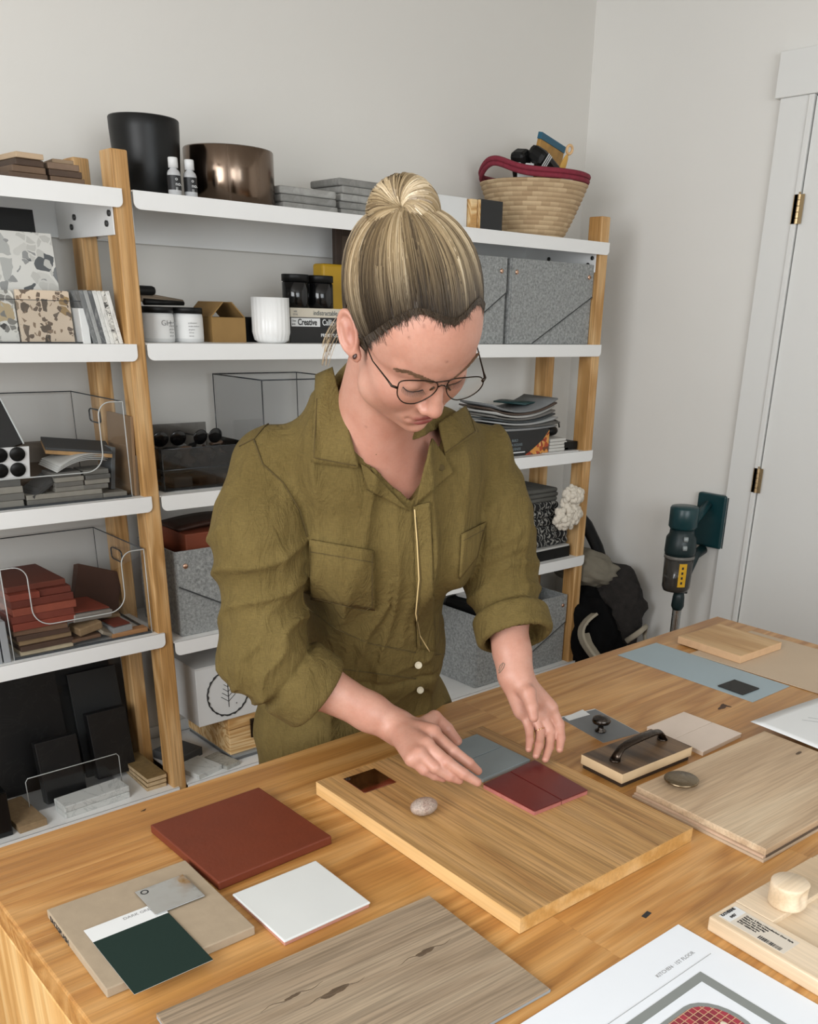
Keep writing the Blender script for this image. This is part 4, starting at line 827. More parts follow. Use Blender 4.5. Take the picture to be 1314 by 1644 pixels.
bt, L, Wd = slab('composite_tile', 'beige composite tile at the left end of the table, under the green card', 'tile', (75, 1460), (170, 1589), (409, 1487), TZ+.0002, .013, plain('9f8e77', .75, var=.1, vs=60, bs=.15, bscale=200), .0015)
bt.data.materials.append(M_INK)
print('beige', L, Wd)
text_obj('BACKSPLASH', .0125, M_INK, bt, (-L/2+.012, -Wd/2-.0003, .002), (PI/2, 0, 0), sx=.9)
BT_Z = TZ+.0132
# green paint card: white strip and green field
def card(name, lab, A, B, C, zb, th, cols, split, side, txt=None):
    ctr, L, Wd, ang = frame3(A, B, C, zb+th); r = empty(name, (ctr.x, ctr.y, zb), ang); tag(r, lab, 'paint card')
    s0 = -L/2; s1 = -L/2+split*L
    MB().box(s0, s1, -Wd/2, Wd/2, 0, th).build('white_strip', M_WHITE, r); MB().box(s1, L/2, -Wd/2, Wd/2, 0, th).build('color_field', cols, r)
    MB().box(s1, L/2, -Wd/2, Wd/2, -.0004, -.0001).build('card_backing', M_WHITE, r)
    if txt: text_obj(txt, .0075, M_GREYINK, r, (s0+(s1-s0)*.35, -Wd*.02, th+.0001), (0, 0, PI/2), sx=1.)
    return r
card('paint_card', 'dark green paint card with a white strip on the beige tile', (134.5, 1494), (215.5, 1596), (342, 1540), BT_Z+.0012, .0006, plain('172a24', .75, var=.03, spec=.25), .20, 0, 'DARK GREEN')
r, L, Wd = slab('mirror_sample', 'small chrome mirror chip with a hole on the beige tile', 'metal sample', (218.5, 1432), (249, 1470), (327, 1437), BT_Z+.0022, .0018, metal('mirror_chrome', 'c9c9c7', .04), .0008)
MB().lathe([(.0035, 0), (.0045, .0006), (.0055, 0)], 16).build('hole_rim', M_INK, r, loc=(-L/2+.009, -Wd/2+.010, .0018))
wt, L, Wd = slab('glazed_tile', 'square white glazed tile with a terracotta body', 'tile', (371, 1435), (457, 1510), (597, 1448), TZ+.0055, .0035, M_GLAZE, .0016)
MB().box(-L/2+.0012, L/2-.0012, -Wd/2+.0012, Wd/2-.0012, -.0053, -.0001, .0008).build('tile_body', plain('b07b68', .8, var=.15, vs=60), wt)
# grey oak plank running out of the frame
a, c_, d_ = atz(252.5, 1626, TZ+.008), atz(881, 1587, TZ+.008), atz(690.5, 1437, TZ+.008)
u = (d_-a); v = (c_-d_); L = u.length; ang = math.atan2(u.y, u.x); Wd = v.length
print('plank', L, Wd, math.degrees(ang), math.degrees(math.atan2(v.y, v.x)))
ctr = a+u/2+v/2
M_GKNOT = plain('5d4b38', .7, var=.35, vs=90, name='grey_knot')
gp = MB().box(-L/2, L/2, -Wd/2, Wd/2, .0042, .008, .0006).build('oak_plank', M_GREYOAK, loc=(ctr.x, ctr.y, TZ+.0002), rot=(0, 0, ang)); tag(gp, 'wide grey brown oak floor plank in the front centre', 'plank')
MB().box(-L/2, L/2+.003, -Wd/2, Wd/2, 0, .0041, .0006).build('plank_core', plain('8f9496', .6, var=.08), gp)
for (kx, ky, sa, sb) in ((538, 1592, .016, .006), (683, 1528, .012, .005), (470, 1600, .009, .003)):
    w_ = atz(kx, ky, TZ+.0082)-gp.location; ca, sa_ = math.cos(ang), math.sin(ang); lx, ly = w_.x*ca+w_.y*sa_, -w_.x*sa_+w_.y*ca
    MB().lathe([(1e-4, .0003), (.5, .0003), (1, .00005)], 20, ripple=lambda t, z: 1+.25*math.sin(2*t+1)+.1*math.sin(5*t), M=Matrix.Diagonal((sa, sb, 1, 1))).build('wood_knot', M_GKNOT, gp, loc=(lx, ly, .008))
    MB().tube([(lx+(t-7)*.006, ly+.0022*math.sin(t*1.1+kx), .0079) for t in range(15)], [.0002+.0006*math.sin(PI*t/14) for t in range(15)], 5).build('grain_crack', M_GKNOT, gp)
# copper chip, pebble
r, L, Wd = slab('mirror_sample', 'small rose copper mirror chip on the oak board', 'metal sample', (551.5, 1250), (585.5, 1273), (636, 1255), BZ+.0002, .0015, metal('rose_copper', 'b98a7a', .06), .0007)
MB().lathe([(.002, 0), (.003, .0005), (.004, 0)], 14).build('hole_rim', M_INK, r, loc=(-L/2+.006, -Wd/2+.006, .0015))
p = atz(681, 1296, BZ+.012); random.seed(3)
def speck():
    m, n, l, b = new_mat('pebble_stone'); v = mapping(n, l); t = noise(n, l, v, 60, 8, .7)
    c = ramp(n, l, t, [(.35, '8a6f62'), (.5, 'a39183'), (.65, '9b8e84')]); t2 = noise(n, l, v, 500, 2, .5)
    l.new(mix(n, l, 1., c, ramp(n, l, t2, [(.4, .72), (.55, 1.)]), 'MULTIPLY'), b.inputs['Base Color']); b.inputs['Roughness'].default_value = .55; return m
tag(MB().sphere((0, 0, .0135), (.0228, .0165, .0135), 20).build('pebble', speck(), loc=(p.x, p.y, BZ+.0002), rot=(0, 0, -.15)), 'smooth oval mauve grey pebble on the oak board', 'pebble')
# glazed pairs on the board
M_REDG = plain('5a1817', .28, var=.1, vs=30, bs=.1, bscale=80, name='oxblood_glaze'); M_REDB = plain('a8655c', .6, var=.2, vs=80)
M_BLUG = plain('707a7c', .22, var=.08, vs=20, bs=.1, bscale=60, name='grey_blue_glaze'); M_BLUB = plain('8d8f8d', .6, var=.1)
def tile_pair(name, labs, A, B, C, D, zb, th, mg_, mb_, split, group):
    a, b, c, d = (atz(*p, zb+th) for p in (A, B, C, D)); out = []
    for k in range(2):
        t0, t1 = (k*.5+.004*(k > 0), k*.5+.5-.004*(k == 0))
        if split == 'v': q = [a.lerp(d, t0), b.lerp(c, t0), b.lerp(c, t1), a.lerp(d, t1)]
        else: q = [a.lerp(b, t0), a.lerp(b, t1), d.lerp(c, t1), d.lerp(c, t0)]
        ctr = sum(q, Vector())/4; r = empty(name, (ctr.x, ctr.y, zb)); tag(r, labs[k], 'tile', group)
        def pz(z0, z1, ins): 
            P_ = [((v-ctr)*(1-ins)) for v in q]; return MB().prism([(v.x, v.y) for v in P_], z0, z1)
        o = pz(th*.75, th, .0); md = None; g = o.build('glaze', mg_, r); bv = g.modifiers.new('b', 'BEVEL'); bv.width = .0009; bv.segments = 2
        pz(0, th*.749, .012).build('tile_body', mb_, r); out.append(r)
    return out
tile_pair('glazed_tile', ['oxblood red glazed tile nearer the fingers of the hand at the left', 'oxblood red glazed tile, the right one of the red pair'], (776, 1258), (859, 1302), (944.6, 1268), (859, 1219.5), BZ+.0002, .0085, M_REDG, M_REDB, 'v', 'pair of red tiles')
tile_pair('glazed_tile', ['grey blue glazed tile farther from the red tiles', 'grey blue glazed tile touching the red tiles'], (693, 1206), (776, 1250.5), (852, 1219), (766, 1178), BZ+.0002, .0075, M_BLUG, M_BLUB, 'h', 'pair of grey blue tiles')
# paint card with knob
card('paint_card', 'mid grey paint card with a white strip under the round knob', (906.6, 1152), (967, 1195), (1019, 1176), TZ+.0003, .0006, plain('6a6c6d', .5, var=.03), .02, 0)
cc, L, Wd, ang = frame3((906.6, 1152), (967, 1195), (1019, 1176), TZ+.001)
ws = COL.objects  # strip on the far side of this card
card_o = [o for o in COL.objects if o.get('label', '').startswith('mid grey paint')][0]
MB().box(-L/2, L/2, Wd/2, Wd/2+.001, 0, .0004).build('strip_edge', M_WHITE, card_o)
A_, B_, D_ = atz(906.6, 1152, TZ+.001), atz(967, 1195, TZ+.001), atz(936, 1139.6, TZ+.001)
tag(MB().prism([(v.x, v.y) for v in (A_, A_+(B_-A_)*.13, D_+(B_-A_)*.20, D_)], 0, .0005).build('white_card', M_WHITE, loc=(0, 0, TZ+.0012)), 'narrow white card with small print across the grey paint card', 'card')
M_GUN = metal('gunmetal', '4d4844', .25); M_GUN2 = metal('dark_bronze', '433a33', .3)
p = atz(964.5, 1174, TZ+.001); kn = tag(empty('turned_pull', (p.x, p.y, TZ+.0012)), 'gunmetal round cabinet knob standing on the grey paint card', 'knob')
MB().lathe([(1e-4, 0), (.011, 0), (.011, .002), (.006, .005), (.005, .013), (.008, .016)], 28).build('knob_stem', M_GUN, kn)
MB().lathe([(.007, .0145), (.0165, .018), (.0185, .022), (.0165, .0275), (.009, .031), (1e-4, .032)], 32).build('knob_head', M_GUN, kn)
# walnut block with pull
wb, L, Wd = slab('walnut_sample', 'dark walnut stained block carrying a metal pull', 'wood sample', (934.6, 1210.8), (1000, 1243), (1111.6, 1198.4), TZ+.0085, .019, M_WALNUT, .0006)
print('walnut', L, Wd)
e = MB(); e.box(-L/2-.0005, L/2+.0005, -Wd/2-.0005, Wd/2+.0005, .0006, .0182, .0004); e.build('raw_edge', plain('cbb08a', .7, var=.08, vs=40), wb)
MB().box(-L/2+.002, L/2-.002, -Wd/2+.003, Wd/2-.003, -.0082, -.0001, .001).build('backing_strip', plain('3a2c20', .7, var=.3, vs=60), wb)
pl = empty('drawer_pull', (0, 0, 0)); a, b = atz(988, 1221, TZ+.0275), atz(1064, 1187, TZ+.0275); mid = (a+b)/2; ang = math.atan2(b.y-a.y, b.x-a.x); Lp = (b-a).length
pl.location = (mid.x, mid.y, TZ+.0277); pl.rotation_euler = (0, 0, ang); tag(pl, 'curved dark metal drawer pull lying on the walnut block', 'pull')
pts = [(-Lp/2, 0, .001), (-Lp/2+.004, 0, .010), (-Lp/2+.014, 0, .019), (-Lp/4, 0, .0225), (0, 0, .0235), (Lp/4, 0, .0225), (Lp/2-.014, 0, .019), (Lp/2-.004, 0, .010), (Lp/2, 0, .001)]
b = MB(); b.tube(pts, [.0105, .0085, .0080, .0088, .0095, .0088, .0080, .0085, .0105], 14, flat=.55); b.build('pull_bar', M_GUN2, pl)
for s in (-1, 1): MB().lathe([(1e-4, 0), (.0095, 0), (.010, .0015), (.007, .003), (1e-4, .003)], 20, M=Matrix.Translation((s*Lp/2, 0, 0))).build('pull_foot', M_GUN2, pl)
tile_pair('glazed_tile', ['pale pink glazed tile beside the walnut block, front one of the pair', 'pale pink glazed tile, rear one of the pair'], (1039, 1166.6), (1129.5, 1207), (1191.7, 1177), (1098.4, 1142.4), TZ+.0002, .009, plain('cdbcad', .45, var=.05, vs=30, bs=.1), plain('d2bda7', .7), 'h', 'pair of pale pink tiles')
# large light oak plank sample
a, b, d = atz(1022, 1262, TZ+.020), atz(1230, 1364, TZ+.020), atz(1228, 1173.5, TZ+.020)
u = b-a; v = d-a; print('light oak', u.length, v.length, math.degrees(math.atan2(u.y, u.x)), math.degrees(math.atan2(v.y, v.x)))
ang = math.atan2(v.y, v.x); Wd = u.length; Ll = v.length
axu = Vector((math.cos(ang), math.sin(ang), 0)); axv = Vector((math.sin(ang), -math.cos(ang), 0)); ctr = a+axu*Ll/2+axv*Wd/2
lo = MB().box(-Ll/2, Ll/2, -Wd/2, Wd/2, .0085, .020, .0012).build('oak_plank', M_LIGHTOAK, loc=(ctr.x, ctr.y, TZ+.0002), rot=(0, 0, ang)); tag(lo, 'thick light oak floor plank under the bronze disc', 'plank')
MB().box(-Ll/2-.004, Ll/2, -Wd/2+.0, Wd/2, .0045, .0084, .0005).build('plank_core', plain('c2a48a', .7, var=.15, vs=50), lo)
MB().box(-Ll/2-.007, Ll/2, -Wd/2-.003, Wd/2+.001, 0, .0044, .0005).build('plank_backing', plain('b59f86', .7, var=.1, vs=50), lo)
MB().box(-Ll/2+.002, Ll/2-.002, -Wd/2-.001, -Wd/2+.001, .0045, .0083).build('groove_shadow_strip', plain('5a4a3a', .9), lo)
w_ = atz(1283, 1209, TZ+.0202)-lo.location; ca, sa_ = math.cos(ang), math.sin(ang)
MB().lathe([(1e-4, .0003), (.5, .0003), (1, .00005)], 20, ripple=lambda t, z: 1+.25*math.sin(2*t+1), M=Matrix.Diagonal((.008, .004, 1, 1))).build('wood_knot', M_GKNOT, lo, loc=(w_.x*ca+w_.y*sa_, -w_.x*sa_+w_.y*ca, .020))
p = atz(1094, 1256, TZ+.024); dk = tag(empty('round_pull', (p.x, p.y, TZ+.0204)), 'flat round bronze disc pull on the light oak plank', 'knob')
MB().lathe([(1e-4, 0), (.012, 0), (.012, .006), (1e-4, .006)], 28).build('pull_base', M_GUN2, dk)
MB().lathe([(1e-4, .006), (.0265, .0065), (.029, .008), (.029, .0105), (.0275, .0115), (1e-4, .0095)], 44).build('pull_disc', metal('satin_bronze', '857660', .28), dk)
# far right papers and block
slab('blue_paper', 'large pale blue paper sheet at the far end of the table', 'paper', (993, 1051.5), (1209, 1127.5), (1268, 1101.6), TZ+.0002, .0008, plain('97a6ac', .6, var=.02), 0)
a, d = atz(1108.8, 1049, TZ+.002), atz(1207, 1012.8, TZ+.002); u = d-a; ang = math.atan2(u.y, u.x)
e1 = atz(1314, 1111, TZ+.002)-a; ax = Vector((math.cos(ang), math.sin(ang), 0)); ay = Vector((math.sin(ang), -math.cos(ang), 0)); Wd = .42
ctr = a+ax*u.length/2+ay*Wd/2; print('tan', u.length, math.degrees(ang), math.degrees(math.atan2(e1.y, e1.x)))
tag(MB().box(-u.length/2, u.length/2, -Wd/2, Wd/2, 0, .0012).build('tan_sheet', plain('bda88f', .7, var=.04), loc=(ctr.x, ctr.y, TZ+.0012), rot=(0, 0, ang)), 'beige card sheet partly under the oak block at the far end', 'paper')
bo, L, Wd = slab('oak_block', 'light oak block lying on the blue and beige sheets', 'wood sample', (1088.8, 1021), (1190, 1053), (1256.7, 1031), TZ+.0026, .019, M_BLOCKOAK, .0012)
e = MB(); e.box(-L/2-.0005, L/2+.0005, -Wd/2-.0005, Wd/2+.0005, .001, .0184, .0004); e.build('sawn_edge', plain('cfa982', .7, var=.12, vs=50), bo)
slab('stone_chip', 'small black textured chip on the blue sheet', 'sample chip', (1153, 1100), (1193.4, 1114.8), (1220, 1104.4), TZ+.0012, .003, plain('22211f', .7, var=.3, vs=200), .0015)
# curled white sheet, right edge
a = atz(1204.5, 1163, TZ+.02); c_ = atz(1314, 1123.4, TZ+.02); b = atz(1314, 1204.6, TZ+.02); u = (c_-a).normalized(); v = (b-a).normalized()
def ws_(s, t): 
    p = a+u*(.297*s)+v*(.21*t); return (p.x, p.y, TZ+.0225+.004*math.sin(2.2*s+1.)*math.cos(2*t)-.0)
sh = MB().grid(ws_, 16, 10).build('paper_sheet', M_WHITE, solid=.0004); tag(sh, 'white printed sheet at the right edge above the light oak plank', 'paper')
for k in range(2): 
    MB().tube([ws_(.30+.07*k+.3*t/10, .25+.55*t/10) for t in range(11)], .0004, 4, M=Matrix.Translation((0, 0, .0006))).build('printed_line', M_GREYINK, sh)
q = [ws_(.45, .62), ws_(.45, .95), ws_(.9, .95), ws_(.9, .62)]; MB().add([(x, y, z_+.001) for x, y, z_ in q], [(0, 1, 2, 3)]).build('printed_box', plain('a4a9ab', .6), sh)
# door sample with label, wooden pull
a, b, c_ = atz(1138.4, 1470.6, TZ+.022), atz(1314, 1576, TZ+.022), atz(1314, 1366, TZ+.022)
u = (b-a).normalized(); v = (c_-a).normalized(); print('door sample', math.degrees(math.atan2(u.y, u.x)), math.degrees(math.atan2(v.y, v.x)))
ang = (math.atan2(u.y, u.x)+math.atan2(v.y, v.x)-PI/2)/2; ds = empty('cabinet_door_sample', (a.x, a.y, TZ), ang); tag(ds, 'pale maple cabinet door sample with recessed panel and white label', 'door sample')
LX, LY, fw = .36, .30, .058
b = MB(); b.box(0, LX, 0, fw, 0, .022, .0025); b.box(0, LX, LY-fw, LY, 0, .022, .0025); b.box(0, fw, fw, LY-fw, 0, .022, .001); b.box(LX-fw, LX, fw, LY-fw, 0, .022, .001); b.build('door_frame', M_MAPLE, ds)
MB().box(fw-.002, LX-fw+.002, fw-.002, LY-fw+.002, .002, .014).build('door_panel', M_MAPLE, ds)
lb_ = MB().box(.008, .105, .010, .046, .0221, .0224).build('paper_label', plain('cfc6b8', .6, var=.02), ds)
MB().box(.008, .025, .012, .046, .02245, .0226).build('white_label', M_WHITE, ds)
text_obj('KATHERINE', .0065, M_INK, ds, (.0125, .0135, .0228), (0, 0, PI/2), sx=.8, bold=.0002); text_obj('0457', .0055, M_INK, ds, (.0215, .020, .0228), (0, 0, PI/2), bold=.0002)
for k in range(5): text_obj(('Order: 3 Base / Woodharbor Door Style', 'Maple Lot / 4/4 Select', 'Natural, Full Overlay', 'Machined Mortise', 'S-PO 1028614-A')[k], .0042, M_INK, ds, (.030, .038-.0048*k, .0226), (0, 0, 0), bold=.0001)
b = MB(); random.seed(5); x = .066
while x < .098:
    w_ = random.choice((.0006, .0011, .0016)); b.box(x, x+w_, .0115, .0185, .02245, .0226); x += w_+random.choice((.0006, .001))
b.build('barcode', M_INK, ds)
p = atz(1264, 1450, TZ+.022); wp = MB()
def notch(a_, z_): return 1-.38*math.exp(-(((a_-4.72+PI) % (2*PI)-PI)/.42)**2)*math.exp(-((z_-.018)/.012)**2)
wp.lathe([(1e-4, 0), (.0235, 0), (.0255, .002)]+[(.0255, .002+.003*k) for k in range(1, 10)]+[(.0255, .032), (.0235, .034), (1e-4, .034)], 60, ripple=notch)
tag(wp.build('wooden_pull', M_MAPLE, loc=(p.x, p.y, TZ+.0222)), 'round pale wooden pull with a finger notch on the door sample', 'knob')
# printed booklet front right
a, b, c_ = atz(831, 1644, TZ+.001), atz(1089.5, 1484.3, TZ+.001), atz(1314, 1613.4, TZ+.001)
u = (c_-b).normalized(); ang = math.atan2(u.y, u.x); v = (a-b).normalized(); print('booklet', math.degrees(ang), math.degrees(math.atan2(v.y, v.x)), (c_-b).length, (a-b).length)
print('BK', ang, math.atan2(v.y, v.x))
bk_ = empty('printed_sheet', (b.x, b.y, TZ+.0002), ang); tag(bk_, 'large white printed plan sheet in the front right corner', 'printed sheet')
MB().box(0, .42, -.594, 0, 0, .0012).build('sheet', plain('dfe3e8', .45, var=.01), bk_)
def loc_of(px, py):
    w_ = atz(px, py, TZ+.0014)-bk_.location; ca, sa = math.cos(ang), math.sin(ang); return (w_.x*ca+w_.y*sa, -w_.x*sa+w_.y*ca)
for nm, pts in (('top line', [(1142, 1531), (985, 1635)]),):
    p0, p1 = loc_of(*pts[0]), loc_of(*pts[1]); MB().tube([(p0[0], p0[1], .0014), (p0[0]+.0, p1[1]-.3, .0014)], .0004, 4).build('printed_line', M_GREYINK, bk_)
p1 = loc_of(1128, 1525); text_obj('KITCHEN · 1ST FLOOR', .0075, M_GREYINK, bk_, (p1[0]-.002, p1[1]-.088, .0013), (0, 0, PI/2))
# grey mirror frame and pictured rug of red tiles
M_GF = plain('7f8380', .6, var=.03); q0 = loc_of(1125, 1560)
b = MB(); b.box(q0[0], q0[0]+.28, q0[1]-.014, q0[1], .0013, .0016); b.box(q0[0], q0[0]+.012, q0[1]-.5, q0[1]-.014, .0013, .0016); b.build('printed_frame', M_GF, bk_)
def redtile():
    m, n, l, b = new_mat('printed_red_tiles'); v = mapping(n, l); bt_ = n.new('ShaderNodeTexBrick'); l.new(v, bt_.inputs[0]); bt_.offset = 0
    bt_.inputs['Scale'].default_value = 1; bt_.inputs['Brick Width'].default_value = .0085; bt_.inputs['Row Height'].default_value = .0085; bt_.inputs['Mortar Size'].default_value = .0005
    for k, c in (('Color1', '9c3140'), ('Color2', '6f2230'), ('Mortar', 'c2a17c')): bt_.inputs[k].default_value = lin(c)
    l.new(bt_.outputs[0], b.inputs['Base Color']); b.inputs['Roughness'].default_value = .4; return m
q1 = loc_of(1148, 1640)
b = MB(); R0 = .052
poly = []
for k in range(13): a_ = PI*k/12; poly.append((R0*math.cos(a_)*.95, R0*.75*math.sin(a_)))
poly += [(-R0*.95, -.30), (R0*.95, -.30)]
b.prism(poly, .0013, .0016); b.build('printed_arch', M_GF, bk_, loc=(q1[0]+.012, q1[1]-.008, 0))
b = MB(); b.prism([(x*.88, y*.88) for x, y in poly], .00165, .0018); b.build('printed_tile_field', redtile(), bk_, loc=(q1[0]+.012, q1[1]-.010, 0), rot=(0, 0, 0))
MB().sphere((0, 0, .002), (.005, .004, .0006), 8).build('printed_spout', plain('d9cdb8', .5), bk_, loc=(q1[0]+.010, q1[1]+.004, 0))
# ------------------------------------------------------------------ person: implicit surfaces meshed with surface nets
def mesh_sdf(f, lo, hi, h, B=12, lip=1.3):
    """sparse surface nets: returns verts, quads of f = 0 inside the box lo..hi"""
    lo = np.array(lo, float); n = np.ceil((np.array(hi)-lo)/h/B).astype(int)
    gi = np.stack(np.meshgrid(*[np.arange(k) for k in n], indexing='ij'), -1).reshape(-1, 3)
    cen = lo+(gi*B+B/2)*h; rad = B*h*.87*lip+.012
    keep = []
    for i in range(0, len(cen), 200000):
        keep.append(np.abs(f(cen[i:i+200000])) < rad)
    gi = gi[np.concatenate(keep)]
    ax = np.arange(B+1); loc = np.stack(np.meshgrid(ax, ax, ax, indexing='ij'), -1).reshape(-1, 3)
    K = []; V = []; E = []
    N = n*B+2
    def key(a): return (a[..., 0]*N[1]+a[..., 1])*N[2]+a[..., 2]
    CH = 60
    for i in range(0, len(gi), CH):
        g = gi[i:i+CH]*B; P = (g[:, None, :]+loc[None])
        d = f((lo+P.reshape(-1, 3)*h)).reshape(len(g), B+1, B+1, B+1)
        s = d < 0
        c = s[:, :-1, :-1, :-1].astype(np.int8)
        tot = sum(s[:, a:B+a, b:B+b, e:B+e].astype(np.int8) for a in (0, 1) for b in (0, 1) for e in (0, 1))
        act = np.argwhere((tot > 0) & (tot < 8))
        if len(act) == 0: continue
        q, x, y, z = act.T; acc = np.zeros((len(act), 3)); cnt = np.zeros(len(act))
        for (o1, o2) in [((a, b, e), (a+(k == 0), b+(k == 1), e+(k == 2))) for k in range(3) for a in (0, 1) for b in (0, 1) for e in (0, 1) if (a, b, e)[k] == 0]:
            d1 = d[q, x+o1[0], y+o1[1], z+o1[2]]; d2 = d[q, x+o2[0], y+o2[1], z+o2[2]]
            m = (d1 < 0) != (d2 < 0); t = np.where(m, d1/np.where(m, d1-d2, 1), 0)
            pt = np.array(o1)[None]+(np.array(o2)-np.array(o1))[None]*t[:, None]
            acc += pt*m[:, None]; cnt += m
        base = g[q]+np.stack([x, y, z], 1)
        K.append(key(base)); V.append(lo+(base+acc/cnt[:, None])*h)
        for k in range(3):
            sl2 = [slice(0, B)]*3; sl2[k] = slice(1, B+1)
            a0 = s[:, :B, :B, :B]; a1 = s[(slice(None), *sl2)]
            e_ = np.argwhere(a0 != a1)
            if len(e_):
                E.append(np.concatenate([g[e_[:, 0]]+e_[:, 1:], np.full((len(e_), 1), k), a0[tuple(e_.T)][:, None].astype(int)], 1))
    K = np.concatenate(K); V = np.concatenate(V); E = np.concatenate(E)
    K, ix = np.unique(K, return_index=True); V = V[ix]
    Q = []
    for k in range(3):
        e = E[E[:, 3] == k]; b, c = [j for j in range(3) if j != k] if k != 1 else (2, 0)
        p = e[:, :3]; db = np.zeros(3, int); db[b] = 1; dc = np.zeros(3, int); dc[c] = 1
        kk = np.stack([key(p), key(p-db), key(p-db-dc), key(p-dc)], 1)
        j = np.searchsorted(K, kk); j = np.clip(j, 0, len(K)-1); ok = (K[j] == kk).all(1)
        q_ = j[ok]; ins = e[ok, 4] == 1
        q_[~ins] = q_[~ins][:, ::-1]; Q.append(q_)
    return V, np.concatenate(Q)[:, ::-1]
def np_mesh(name, parts, mats, parent=None, attr=None, smooth_iter=0):
    vs = []; fs = []; o = 0
    for V, Q in parts: vs.append(V); fs.append(Q+o); o += len(V)
    V = np.concatenate(vs); Q = np.concatenate(fs)
    me = bpy.data.meshes.new(name); me.vertices.add(len(V)); me.vertices.foreach_set('co', V.astype(np.float32).ravel())
    me.loops.add(Q.size); me.polygons.add(len(Q)); me.loops.foreach_set('vertex_index', Q.astype(np.int32).ravel())
    me.polygons.foreach_set('loop_start', np.arange(0, Q.size, 4, dtype=np.int32)); me.polygons.foreach_set('loop_total', np.full(len(Q), 4, np.int32))
    me.polygons.foreach_set('use_smooth', np.ones(len(Q), bool)); me.update(calc_edges=True); me.validate()
    for m in mats: me.materials.append(m)
    if attr is not None:
        ca = me.color_attributes.new('tint', 'FLOAT_COLOR', 'POINT'); ca.data.foreach_set('color', np.concatenate([attr(V), np.ones((len(V), 1))], 1).astype(np.float32).ravel())
    o = bpy.data.objects.new(name, me); COL.objects.link(o)
    if parent is not None: o.parent = parent
    return o
A3 = lambda *a: np.array(a, float)
def smin(a, b, k):
    h = np.clip(.5+.5*(b-a)/k, 0, 1); return b*(1-h)+a*h-k*h*(1-h)
def smax(a, b, k): return -smin(-a, -b, k)
def sph(p, c, r): return np.linalg.norm(p-np.asarray(c, float), axis=-1)-r
def ell(p, c, r, Rm=None):
    q = p-np.asarray(c, float)
    if Rm is not None: q = q @ Rm
    r = np.asarray(r, float); k0 = np.linalg.norm(q/r, axis=-1); k1 = np.linalg.norm(q/(r*r), axis=-1); return k0*(k0-1)/np.maximum(k1, 1e-9)
def cone(p, a, b, ra, rb):
    a = np.asarray(a, float); b = np.asarray(b, float); ab = b-a; t = np.clip(((p-a) @ ab)/(ab @ ab), 0, 1)
    return np.linalg.norm(p-a-t[..., None]*ab, axis=-1)-(ra+(rb-ra)*t)
def chain(p, pts, rs, k=.01):
    d = None
    for i in range(len(pts)-1):
        c = cone(p, pts[i], pts[i+1], rs[i], rs[i+1]); d = c if d is None else smin(d, c, k)
    return d
def euler3(a):
    cz, sz, cx, sx, cy, sy = math.cos(a[0]), math.sin(a[0]), math.cos(a[1]), math.sin(a[1]), math.cos(a[2]), math.sin(a[2])
    return np.array([[cz, -sz, 0], [sz, cz, 0], [0, 0, 1]]) @ np.array([[1, 0, 0], [0, cx, -sx], [0, sx, cx]]) @ np.array([[cy, 0, sy], [0, 1, 0], [-sy, 0, cy]])
HM = euler3((3.1009, -.8506, .24)); HT = A3(.829, 1.005, 1.483)       # head axes: x = her right, y = face, z = crown
def Hw(*l): return HM @ np.array(l, float)+HT
def Hl(p): return (p-HT) @ HM
def dp(px, py, d): return np.array(_C+_ray(px, py)*d)
def dz(px, py, z): r_ = _ray(px, py); return _C+r_*((z-CAM_H)/r_[2])
